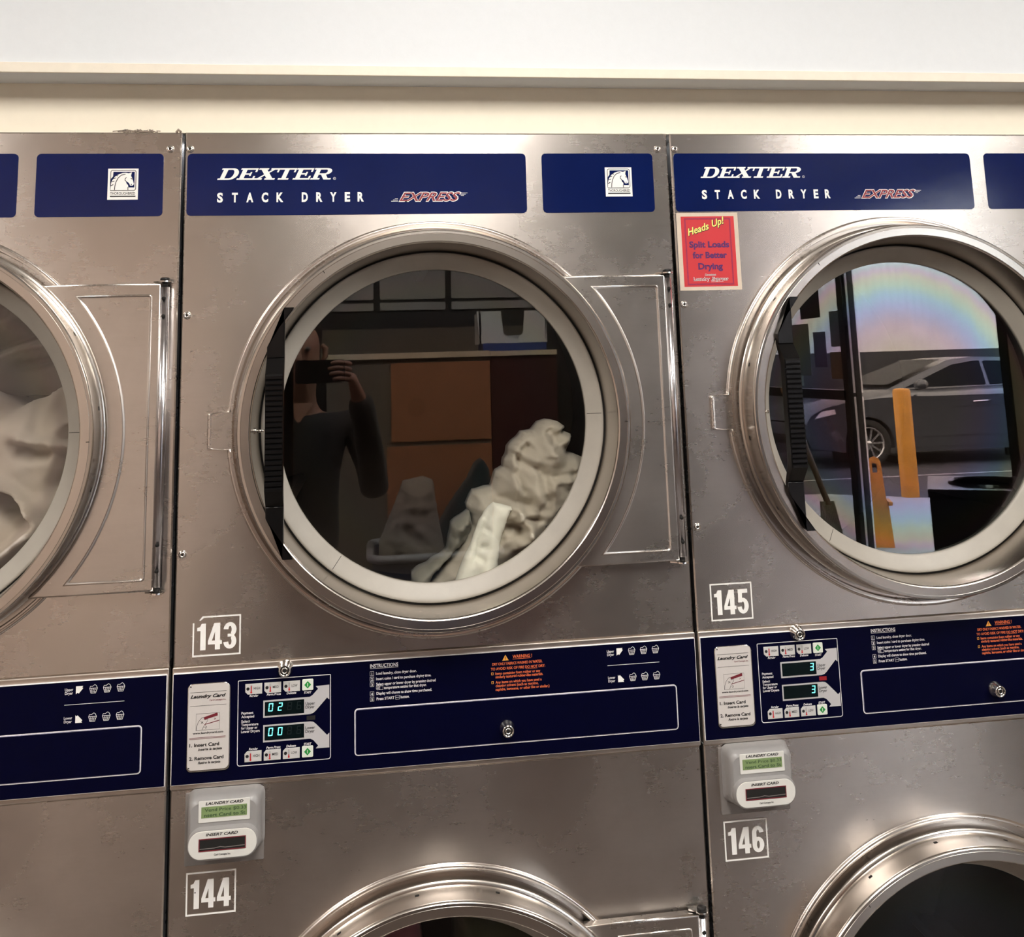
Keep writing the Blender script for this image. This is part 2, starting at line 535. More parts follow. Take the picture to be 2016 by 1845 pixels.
# ------------------------------------------------------------------ setting
FX0, FX1, RW, BW, LW, CH = -1.009, 1.394, 3.5, -8.0, -3.6, 2.75
m = MB()
m.box(LW - .1, BW - .1, -0.1, RW + .1, 1.0, 0.0, 'tilefloor')
struct('floor', m)
m = MB()
m.box(LW - .1, BW - .1, CH, RW + .1, 1.0, CH + .12, 'ceil')
struct('ceiling', m)
m = MB()   # cream filler wall over and beside the dryers
m.box(FX0, 0.012, 1.9425, FX1, 0.10, CH, 'cream')
m.box(LW, 0.012, 0, FX0, 0.10, CH, 'cream')
m.box(FX1, 0.012, 0, RW, 0.10, CH, 'cream')
struct('wall_front', m)
m = MB()
m.box(LW, -0.050, 2.023, RW, 0.012, CH, 'soffit')
for pts, wd in (([(.305, 2.6045), (.318, 2.6060), (.326, 2.6045)], .0012), ([(.312, 2.6035), (.330, 2.6020)], .0012), ([(-.17, 2.20), (-.168, 2.196)], .002)):
    m.ribbon(pts, wd, -.0504, 'poster')
struct('wall_soffit', m)
m = MB()
m.slab([(LW, 2.0225), (RW, 2.0225), (RW, 2.0385), (LW, 2.0385)], -0.050, -0.0535, 'trim', 0.001)
struct('trim_1', m)
m = MB()
m.box(LW - .1, BW, 0, LW, 1.0, CH, 'beige2')
struct('wall_left', m)
m = MB()
m.box(LW - .1, BW - .1, 0, RW + .1, BW, CH, 'beige')
struct('wall_back', m)
WZ0, WZ1, WY0, WY1, WM = 0.12, 2.55, -3.45, -7.5, -5.25
m = MB()
m.box(RW, WY0, 0, RW + .1, 1.0, CH, 'beige')
m.box(RW, BW, 0, RW + .1, WY1, CH, 'beige')
m.box(RW, WY1, 0, RW + .1, WY0, WZ0, 'beige')
m.box(RW, WY1, WZ1, RW + .1, WY0, CH, 'beige')
struct('wall_right', m)
win = link('window_1', None)
tag(win, kind='structure')
m = MB()
for y0, y1 in ((WY0 - .07, WY0), (WY1, WY1 + .07)):
    m.box(RW - .01, y0, WZ0, RW + .09, y1, WZ1, 'frame')
m.box(RW - .03, -5.351, WZ0, RW, -5.293, WZ1, 'frame')
m.box(RW, -5.44, WZ0, RW + .07, -5.312, WZ1, 'frame')
m.box(RW - .01, WY1, WZ0, RW + .09, WY0, WZ0 + .06, 'frame')
m.box(RW - .01, WY1, WZ1 - .06, RW + .09, WY0, WZ1, 'frame')
m.box(RW - .012, WY1, 1.235, RW + .06, -5.42, 1.305, 'frame')
m.box(RW - .01, -5.241, WZ0, RW + .028, -5.226, WZ1, 'frame')
link('window_frame', m.mesh('window_frame'), win)
m = MB()
m.box(RW + .0005, -5.312, WZ0, RW + .072, -5.2935, 1.262, 'alu')
m.box(RW + .0005, -5.312, 1.29, RW + .072, -5.2935, WZ1, 'alu')
link('edge_strip', m.mesh('edge_strip'), win)
m = MB()
m.box(RW + .03, -5.293, WZ0, RW + .036, WY0, WZ1, 'pane')
link('window_pane', m.mesh('window_pane'), win)
m = MB()
m.box(RW + .03, WY1, WZ0, RW + .036, -5.43, 1.24, 'tint')
m.box(RW + .03, WY1, 1.30, RW + .036, -5.43, WZ1, 'tint')
link('tinted_pane', m.mesh('tinted_pane'), win)

# partition behind the camera: grey panels above a dark ledge
m = MB()
m.box(-0.62, -3.62, 0, 2.05, -3.5, CH, 'darkpaint')  # extended to the right to darken reflections in the steel
m.box(-0.60, -3.5, 1.60, 0.98, -3.492, 1.755, 'cab_grey')
for i, x0 in enumerate((-0.60, 0.14, 0.50)):
    x1 = (0.11, 0.47, 0.98)[i]
    m.slab(rr(x0, 1.90, x1, 2.14, .012, 3), -3.5, -3.49, 'greypanel', .003)
    m.slab(rr(x0, 2.17, x1, 2.72, .012, 3), -3.5, -3.49, 'greypanel', .003)
    m.slab(rr(x0, 1.845, x1, 1.885, .008, 3), -3.5, -3.485, 'greypanel', .003)
m.box(LW, -3.62, 0, -0.62, -3.5, CH, 'beige2')  # pale stretch added to brighten reflections in the left dryer
tag(link('wall_middle', m.mesh('wall_middle')), kind='structure')

# ceiling lights
for i, (x, y, lw, ll) in enumerate(((0.32, -1.5, .28, 1.2), (-1.6, -1.5, .28, 1.2), (2.0, -1.5, .28, 1.2), (2.0, -6.4, .28, 1.2))):
    L = thing('ceiling_light', ('fluorescent ceiling light in front of the middle dryer', 'fluorescent ceiling light in front of the left dryer', 'fluorescent ceiling light in front of the right dryer',
                                'ceiling light at the far end of the shop window')[i], 'ceiling light', (x, y, CH), 'ceiling lights')
    m = MB()
    m.box(-lw - .03, -ll / 2 - .03, -.05, lw + .03, -ll / 2, 0, 'lampframe')
    m.box(-lw - .03, ll / 2, -.05, lw + .03, ll / 2 + .03, 0, 'lampframe')
    m.box(-lw - .03, -ll / 2, -.05, -lw, ll / 2, 0, 'lampframe')
    m.box(lw, -ll / 2, -.05, lw + .03, ll / 2, 0, 'lampframe')
    link('frame', m.mesh('frame'), L)
    m = MB()
    m.box(-lw, -ll / 2, -.04, lw, ll / 2, -.005, 'lamp')
    link('diffuser', m.mesh('diffuser'), L)

# ------------------------------------------------------------------ glyphs drawn as strokes
def ell(cx, cz, ro, ri, a0, a1, n=18):
    o = [(cx + ro[0] * math.cos(math.radians(a0 + (a1 - a0) * i / n)), cz + ro[1] * math.sin(math.radians(a0 + (a1 - a0) * i / n))) for i in range(n + 1)]
    q = [(cx + ri[0] * math.cos(math.radians(a0 + (a1 - a0) * i / n)), cz + ri[1] * math.sin(math.radians(a0 + (a1 - a0) * i / n))) for i in range(n + 1)]
    return [[o[i], o[i + 1], q[i + 1], q[i]] for i in range(n)]


def R4(x0, z0, x1, z1):
    return [(x0, z0), (x1, z0), (x1, z1), (x0, z1)]


SLAB = {
    'D': [R4(.14, 0, .44, 1), R4(0, 0, .80, .13), R4(0, .87, .80, 1)] + ell(.74, .5, (.52, .5), (.20, .36), 90, -90),
    'E': [R4(.14, 0, .44, 1), R4(0, 0, 1.16, .13), R4(0, .87, 1.16, 1), R4(1.03, 0, 1.16, .33), R4(1.03, .67, 1.16, 1), R4(.4, .44, .84, .56), R4(.73, .32, .84, .68)],
    'X': [[(.10, .95), (.50, .95), (1.24, .05), (.84, .05)], [(.06, .05), (.24, .05), (1.18, .95), (1.0, .95)], R4(0, .87, .66, 1), R4(.82, .87, 1.34, 1), R4(-.1, 0, .48, .13), R4(.66, 0, 1.36, .13)],
    'T': [R4(0, .87, 1.28, 1), R4(0, .64, .12, 1), R4(1.16, .64, 1.28, 1), R4(.49, 0, .79, 1), R4(.28, 0, 1.0, .13)],
    'R': [R4(.14, 0, .44, 1), R4(0, .87, .86, 1), R4(.4, .42, .86, .54), R4(0, 0, .62, .13), [(.56, .48), (.90, .48), (1.24, .02), (.90, .02)], R4(.92, 0, 1.40, .12)] + ell(.82, .71, (.44, .29), (.14, .17), 90, -90),
}
NUM = {
    '1': [[(.03, .73), (.03, .85), (.15, .88), (.22, 1), (.40, 1), (.40, 0), (.17, 0), (.17, .73)]],
    '4': [[(0, .34), (0, .20), (.30, .20), (.30, .34)], [(0, .34), (.26, 1), (.36, 1), (.36, .84), (.17, .34)], R4(.30, 0, .52, 1), R4(.5, .20, .60, .34)],
    '3': ell(.28, .72, (.28, .28), (.07, .135), 175, -62) + ell(.28, .28, (.28, .28), (.07, .135), 62, -175) + [R4(.18, .455, .40, .56)],
    '5': [R4(.04, .84, .52, 1), [(.04, .46), (.24, .46), (.26, 1), (.06, 1)]] + ell(.27, .32, (.28, .32), (.07, .17), 128, -172),
    '6': ell(.28, .29, (.28, .29), (.07, .15), 0, 360, 28) + ell(.28, .72, (.28, .28), (.07, .14), 180, 8) + [R4(0, .28, .21, .73)],
}


def glyphs(mb, s, x, z, h, wd, m, y, table, adv, shear=0.0):
    tot = sum(adv[c] for c in s)
    k = wd / tot
    px = 0.0
    for c in s:
        for poly in table[c]:
            mb.flat([(x + (px + a) * k + shear * b_ * h, z + b_ * h) for a, b_ in poly], y, m)
        px += adv[c]


SEG = {'0': 'abcdef', '1': 'bc', '2': 'abged', '3': 'abgcd', '6': 'afgedc', '9': 'abcdfg', '8': 'abcdefg'}


def seven(mb, ch, x, z, wd, h, m, y):
    tk = wd * .20
    g = wd * .05
    sh = lambda p: [(x + a + .10 * b_, z + b_) for a, b_ in p]
    S = {'a': R4(tk * .6, h - tk, wd - tk * .6, h), 'd': R4(tk * .6, 0, wd - tk * .6, tk), 'g': R4(tk * .6, h / 2 - tk / 2, wd - tk * .6, h / 2 + tk / 2),
         'b': R4(wd - tk, h / 2 + g, wd, h - g), 'c': R4(wd - tk, g, wd, h / 2 - g), 'f': R4(0, h / 2 + g, tk, h - g), 'e': R4(0, g, tk, h / 2 - g)}
    for s in SEG[ch]:
        mb.flat(sh(S[s]), y, m)


# ------------------------------------------------------------------ the dryers
PX0, PX1 = 0.0028, 0.7972
CU = 0.3957
UZ, LZ = 1.4713, 0.5124
RC = 0.3223


def panel_mesh(cz, z0, z1):
    mb = MB()
    ths = [2 * PI * i / 180 for i in range(180)]

    def tab(hx, hz, rad):
        a1 = PI - math.asin(hz / rad)
        a2 = PI - math.atan2(hz, hx)
        return a1, a2
    A1, A2 = tab(.3507, .0270, RC)
    ths = [a for a in ths if abs(a - PI) > PI - A1 + .002 or abs(a - PI) < PI - A2 - .001]
    ths += [A1 - .004, A1, A2, A2 + .004, 2 * PI - A1 + .004, 2 * PI - A1, 2 * PI - A2, 2 * PI - A2 - .004]
    for X in (PX0, PX1):
        for Z in (z0, z1):
            ths.append(math.atan2(Z - cz, X - CU) % (2 * PI))
    ths = sorted(ths)

    def contour(a, hx, rad):
        d = abs(a - PI)
        if d >= PI - A1 + .0005:
            return rad
        if d <= PI - A2 + .0005:
            r = hx / abs(math.cos(a))
            return r - (.003 if d > PI - A2 - .002 else 0)
        return rad + (hx / abs(math.cos(A2)) - rad) * .5

    def rect(a):
        c, s = math.cos(a), math.sin(a)
        t = 9
        if c > 1e-9:
            t = min(t, (PX1 - CU) / c)
        if c < -1e-9:
            t = min(t, (PX0 - CU) / c)
        if s > 1e-9:
            t = min(t, (z1 - cz) / s)
        if s < -1e-9:
            t = min(t, (z0 - cz) / s)
        return t
    loops = []
    e = .0022
    for fn in (lambda a: (rect(a), .022), lambda a: (rect(a), e), lambda a: (rect(a) * .9945, 0.0),
               lambda a: (contour(a, .3507, RC), 0.0), lambda a: (contour(a, .3502, RC - .0005), -.0022), lambda a: (contour(a, .3492, RC - .0015), -.0040), lambda a: (contour(a, .3476, RC - .0031), -.0050),
               lambda a: (contour(a, .3455, RC - .0052), -.0050), lambda a: (contour(a, .3435, RC - .0066), -.0044), lambda a: (.3135, -.0044), lambda a: (.3115, .007), lambda a: (.268, .008), lambda a: (.268, .03)):
        loops.append([fn(a) for a in ths])
    n = len(ths)
    vs = []
    for lp in loops:
        for (r, y), a in zip(lp, ths):
            x, z = CU + r * math.cos(a), cz + r * math.sin(a)
            vs.append((x, y, z))
    for i in range(n):   # square corners of the folded border
        for q in (0, 1):
            pass
    fs, sm = [], []
    for q in range(len(loops) - 1):
        fs = [[q * n + i, q * n + (i + 1) % n, (q + 1) * n + (i + 1) % n, (q + 1) * n + i] for i in range(n)]
        o = len(mb.v)
        if q == 0:
            mb.add(vs, fs, 'steel', False)
        else:
            k = mb.mid('steel')
            for f in fs:
                mb.f.append(f)
                mb.mi.append(k)
                mb.sm.append(q in (3, 4, 5, 6, 7))
    return mb.mesh('front_panel')


def door_meshes():
    D = {}
    mb = MB()   # ring, local origin at the door centre
    for seg in ([(.3062, .0075), (.3062, -.0150)], [(.3062, -.0150), (.3052, -.0168), (.3002, -.0178)], [(.3002, -.0178), (.3000, -.0610)], [(.3000, -.0610), (.2993, -.0638), (.2975, -.0652)],
                [(.2975, -.0652), (.2942, -.0654)], [(.2942, -.0654), (.2937, -.0640), (.2931, -.0654)], [(.2931, -.0654), (.2818, -.0654)], [(.2818, -.0654), (.2800, -.0646), (.2790, -.0620)],
                [(.2790, -.0620), (.2733, -.0040)], [(.2733, -.0040), (.2730, .0), (.2725, .014)]):
        mb.lathe(seg, 0, 0, 'steel_door', 160)
    for i in range(16):   # drain slots in the outer wall
        a = 2 * PI * (i + .35) / 16
        c, s = math.cos(a), math.sin(a)
        r = .3004
        q = []
        for da, dy in ((-.010, -.030), (.010, -.030), (.010, -.0345), (-.010, -.0345)):
            q.append((r * math.cos(a + da), dy, r * math.sin(a + da)))
        mb.add(q, [[0, 1, 2, 3]], 'gap')
    for a in (-.02, 2.2):   # welded joint line
        q = [(r * math.cos(a + da), y - .0006, r * math.sin(a + da)) for r, y, da in ((.2940, -.0652, 0), (.2800, -.0640, 0), (.2800, -.0640, .0035), (.2940, -.0652, .0035))]
        mb.add(q, [[0, 1, 2, 3]], 'gap')
    D['door_ring'] = mb.mesh('door_ring')
    mb = MB()
    mb.lathe([(.2712, .014), (.2706, .0005), (.2690, -.0020), (.2660, -.0012), (.2600, .0020), (.2530, .0060), (.2470, .0092), (.2445, .0105), (.2438, .0115), (.2442, .020)], 0, 0, 'gasket', 160)
    for a in (0.02, 4.06):
        q = [(r * math.cos(a + da), y - .0004, r * math.sin(a + da)) for r, y, da in ((.2452, .0102, 0), (.2530, .0060, 0), (.2600, .0020, 0), (.2670, -.0014, 0), (.2670, -.0014, .003), (.2600, .0020, .003), (.2530, .0060, .003), (.2452, .0102, .003))]
        mb.add(q, [[0, 1, 6, 7], [1, 2, 5, 6], [2, 3, 4, 5]], 'gap')
    mb.lathe([(.2735, .003), (.2703, .003)], 0, 0, 'gap', 96)
    D['gasket'] = mb.mesh('gasket')
    for k, mt in (('window', 'glass'), ('window_strained', 'glassf'), ('window_lower', 'glassl')):
        mb = MB()
        n = 96
        cir = [(.2465 * math.cos(2 * PI * i / n), .2465 * math.sin(2 * PI * i / n)) for i in range(n)]
        mb.slab(cir, .0185, .0145, mt)
        D[k] = mb.mesh(k)
    # handle: two wings on the ring and a ribbed grip between them
    mb = MB()
    cx, cz = .1887, -.0547
    T = lambda pts: [(x - cx, z - cz) for x, z in pts]
    yb, yf = -.0640, -.0745
    arc = lambda z: -math.sqrt(max(0, .281 ** 2 - z * z))
    wing = []
    for i in range(9):
        z = .1810 - i * (.1810 - .1235) / 8
        wing.append((arc(z) - .003, z))
    wing += [(-.2555, .1075), (-.2295, .1075), (-.2295, .1810)]
    mb.slab(wing, yb, yf, 'grip', .0012)
    wing2 = []
    for i in range(9):
        z = -.1810 + i * (.1810 - .1235) / 8
        wing2.append((arc(z) - .003, z))
    wing2 += [(-.2555, -.1075), (-.2295, -.1075), (-.2295, -.1810)]
    mb.slab(wing2, yb, yf, 'grip', .0012)
    gx0, gx1 = -.2555, -.2295
    zt, zb, s = .1075, -.1075, .0235
    yg = -.094
    side = [(yf + .0015, zt), (yg, zt - s), (yg, zb + s), (yf + .0015, zb), (yf + .010, zb), (yg + .016, zb + s + .006), (yg + .016, zt - s - .006), (yf + .010, zt)]
    n = len(side)
    vs = [(gx0, y, z) for y, z in side] + [(gx1, y, z) for y, z in side]
    fs = [[i, (i + 1) % n, n + (i + 1) % n, n + i] for i in range(n)]
    mb.add(vs, fs, 'grip')
    for o in (0, n):
        mb.add([vs[o + i] for i in range(n)], [[0, 1, 6, 7], [1, 2, 5, 6], [2, 3, 4, 5]], 'grip')
    nr = 22
    for i in range(nr):
        z0 = zb + s + (zt - zb - 2 * s) * i / nr
        p = (zt - zb - 2 * s) / nr
        a = [(yg - .0002, z0), (yg - .0032, z0 + p * .06), (yg - .0032, z0 + p * .58), (yg - .0004, z0 + p * .92)]
        vs = [(gx0 + .001, y, z) for y, z in a] + [(gx1 - .001, y, z) for y, z in a]
        mb.add(vs, [[0, 1, 5, 4], [1, 2, 6, 5], [2, 3, 7, 6], [0, 3, 2, 1], [4, 5, 6, 7]], 'grip')
    D['handle'] = mb.mesh('handle')
    mb = MB()   # latch stud seen beside the grip
    mb.tube([(-.2735, -.030, -.0005), (-.262, -.030, -.0005)], [.0026, .0026], 'chrome', 10)
    mb.tube([(-.2765, -.030, -.0005), (-.2735, -.030, -.0005)], [.0050, .0050], 'chrome', 12)
    D['latch_stud'] = mb.mesh('latch_stud')
    # hinge plate: flat wing with an embossed outline, rolled edge round the rod
    mb = MB()
    hz1, hz0, hx1, ri = .2268, -.2262, .3800, .3055

    def hp(d, r):
        zt_, zb_, xr = hz1 - d, hz0 + d, hx1 - d
        a1 = math.asin(zt_ / r)
        a0 = math.asin(zb_ / r)
        out = [(r * math.cos(a0 + (a1 - a0) * i / 30), r * math.sin(a0 + (a1 - a0) * i / 30)) for i in range(31)]
        return out[::-1] + [(xr, zb_), (xr, zt_)]
    outer = hp(0, ri)
    outer = outer[::-1]
    yp = -.0200
    mb.slab(outer, -.0045, yp, 'steel_hinge', .0030)

    def hp2(d, r):
        zt_, zb_, xr = .2100 - d, -.2110 + d, .3672 - d
        a1, a0 = math.asin(zt_ / r), math.asin(zb_ / r)
        out = [(r * math.cos(a1 + (a0 - a1) * i / 30), r * math.sin(a1 + (a0 - a1) * i / 30)) for i in range(31)]
        rad = .004
        out += [(xr - rad, zb_), (xr - rad * .3, zb_ + rad * .3), (xr, zb_ + rad), (xr, zt_ - rad), (xr - rad * .3, zt_ - rad * .3), (xr - rad, zt_)]
        return out
    prof = [(0, .0002), (.0005, -.0010), (.0012, -.0016), (.0020, -.0015), (.0027, -.0008), (.0034, -.0003), (.0046, -.0001)]
    lp = [hp2(d, .3290 + d) for d, _ in prof]
    n = len(lp[0])
    vs = [(x, yp + y, z) for L_, (_, y) in zip(lp, prof) for x, z in L_]
    mb.add(vs, [[q * n + i, q * n + (i + 1) % n, (q + 1) * n + (i + 1) % n, (q + 1) * n + i] for q in range(len(lp) - 1) for i in range(n)], 'steel_hinge', True)
    D['hinge_plate'] = mb.mesh('hinge_plate')
    mb = MB()
    mb.tube([(hx1 + .0045, -.0165, hz0 + .006), (hx1 + .0045, -.0165, hz1 - .006)], .0070, 'rod', 20)
    for z in (.203, .176, -.160, -.197):
        mb.tube([(hx1 + .0045, -.0228, z), (hx1 + .0045, -.0240, z)], .0030, 'gap', 10)
    D['hinge_rod'] = mb.mesh('hinge_rod')
    for nm, zz, sg in (('top', hz1, 1), ('bottom', hz0, -1)):
        mb = MB()
        z1_ = zz + sg * .0015
        pts = [(hx1 - .014, -.002), (hx1 - .014, -.010)] + [(hx1 + .0045 + .0095 * math.cos(a), -.0165 + .0095 * math.sin(a)) for a in [PI + (PI * i / 10) for i in range(11)]] + [(hx1 + .014, -.002)]
        k = len(pts)
        vs = [(x, y, z1_) for x, y in pts] + [(x, y, z1_ + sg * .0022) for x, y in pts]
        mb.add(vs, [[i, (i + 1) % k, k + (i + 1) % k, k + i] for i in range(k)] + [list(range(k)), list(range(k, 2 * k))], 'chrome')
        if sg > 0:
            mb.tube([(hx1 + .0045, -.0165, z1_ + .0022), (hx1 + .0045, -.0165, z1_ + .0062), (hx1 + .0045, -.0165, z1_ + .0072)], [.0072, .0072, .0055], 'black', 18)
        mb.tube([(hx1 + .0045, -.0165, zz - sg * .006), (hx1 + .0045, -.0165, z1_)], .0042, 'black', 12)
        D['hinge_bracket_' + nm] = mb.mesh('hinge_bracket')
    return D


def horse(mb, x0, z0, wd, h, y):
    P = lambda pts: [(x0 + wd * ((a - 50 * (b_ - 350) / 1070.) - 170) / 970., z0 + h * (1420 - b_) / 1070.) for a, b_ in pts]
    st = .00012
    mb.flat(P([(170, 350), (1140, 350), (1190, 1420), (220, 1420)]), y, 'white')
    f0 = P([(300, 410), (1015, 410), (1050, 430), (1068, 470), (1095, 1040), (1080, 1085), (1045, 1108), (300, 1108), (290, 1090), (262, 470), (275, 430)])
    mb.ribbon(f0, wd * .022, y - st, 'ink', True)
    mb.flat(P([(345, 458), (1025, 458), (1052, 1005), (865, 1005), (840, 900), (285, 960), (285, 700), (345, 620)]), y - st, 'navy')
    mb.flat(P([(292, 1090), (300, 860), (322, 770), (370, 690), (400, 640), (460, 590), (540, 540), (640, 505), (740, 495), (835, 512), (935, 478), (915, 600), (965, 690), (1030, 880), (1020, 905), (990, 940), (915, 940),
               (885, 880), (850, 830), (760, 785), (800, 870), (840, 975), (852, 1090)]), y - 2 * st, 'white')
    for ln, k in (([(425, 1088), (430, 950), (455, 810), (515, 670), (610, 575), (740, 540)], .026), ([(300, 945), (375, 900)], .03), ([(322, 805), (402, 780)], .026), ([(365, 695), (442, 672)], .026),
                  ([(455, 598), (510, 600)], .026), ([(775, 655), (738, 705), (738, 755), (790, 800)], .026), ([(950, 880), (950, 922)], .028), ([(915, 695), (975, 712)], .026), ([(848, 985), (855, 1090)], .024)):
        mb.ribbon(P(ln), wd * k, y - 3 * st, 'ink')
    mb.flat(P([(870, 1012), (1060, 1012), (1062, 1070), (870, 1070)]), y - 3 * st, 'white')
    a = P([(300, 1250), (1095, 1250)])
    mb.text('THOROUGHBRED', a[0][0], a[0][1], h * .085, 'ink', y - st, wd=a[1][0] - a[0][0], bold=.015)
    b_ = P([(300, 1330), (1110, 1285)])
    mb.rect(b_[0][0], b_[0][1], b_[1][0], b_[1][1], y - st, 'ink')


def strips():
    D = {}
    mb = MB()
    mb.slab(rr(.0067, 1.8053, .5522, 1.9058, .007), 0.0002, -.0009, 'navy', .0003)
    D['name_strip'] = mb.mesh('name_strip')
    mb = MB()
    y = -.0012
    glyphs(mb, 'DEXTER', .0530, 1.8628, .0190, .1780, 'white', y, SLAB, {'D': 1.30, 'E': 1.22, 'X': 1.30, 'T': 1.30, 'R': 1.40}, .45)
    mb.ribbon([(.2378 + .0020 * math.cos(a * PI / 8), 1.8645 + .0020 * math.sin(a * PI / 8)) for a in range(16)], .0005, y, 'white', True)
    mb.text('R', .2378, 1.8636, .0018, 'white', y, align='C')
    D['wordmark'] = mb.mesh('wordmark')
    mb = MB()
    for ch, x in zip('STACKDRYER', (.0535, .0765, .0990, .1228, .1460, .1857, .2085, .2305, .2540, .2745)):
        wd = {'S': .0092, 'T': .0092, 'A': .0108, 'C': .0102, 'K': .0108, 'D': .0098, 'R': .0100, 'Y': .0105, 'E': .0086}[ch]
        mb.text(ch, x, 1.8272, .0140, 'white', y, wd=wd, bold=.042)
    D['lettering'] = mb.mesh('lettering')
    mb = MB()
    mb.text('EXPRESS', .3405, 1.8262, .0148, 'white', y, wd=.1030, bold=.040, shear=.45, space=.95)
    mb.text('EXPRESS', .3418, 1.8268, .0136, 'express', y - .0002, wd=.1000, bold=.016, shear=.45, space=.95)
    for i in range(3):
        mb.rect(.3285 + .003 * i, 1.8262 + .0021 * i, .3396, 1.8269 + .0021 * i, y, 'white')
        mb.rect(.4425, 1.8392 - .0021 * i, .4535 - .003 * i, 1.8399 - .0021 * i, y, 'white')
    D['express_mark'] = mb.mesh('express_mark')
    mb = MB()
    mb.slab(rr(.5790, 1.8053, .7703, 1.9058, .007), 0.0002, -.0009, 'navy', .0003)
    D['badge_strip'] = mb.mesh('badge_strip')
    mb = MB()
    horse(mb, .6865, 1.8320, .0460, .0496, y)
    D['horse_badge'] = mb.mesh('horse_badge')
    return D


def screw_mesh():
    mb = MB()
    mb.lathe([(.0062, .0003), (.0061, -.0006), (.0052, -.0024), (.0034, -.0034), (.0019, -.0036), (.0017, -.0022), (.0001, -.0020)], 0, 0, 'chrome', 24)
    mb.lathe([(.0017, -.0023), (.0001, -.0023)], 0, 0, 'gap', 6, False)
    return mb.mesh('screw')


def lock_mesh():
    mb = MB()
    mb.lathe([(.0118, .0002), (.0116, -.0035), (.0098, -.0050), (.0090, -.0150), (.0080, -.0165), (.0066, -.0165), (.0062, -.0150), (.0046, -.0150), (.0044, -.0162), (.0030, -.0162), (.0028, -.0150), (.0001, -.0150)], 0, 0, 'chrome', 32)
    mb.lathe([(.0064, -.0152), (.0046, -.0152)], 0, 0, 'gap', 24, False)
    mb.lathe([(.0028, -.0155), (.0001, -.0155)], 0, 0, 'gap', 16, False)
    mb.rect(.0028, -.0008, .0062, .0008, -.0166, 'gap')
    return mb.mesh('lock')


CZ0, CZ1 = .9660, 1.1340


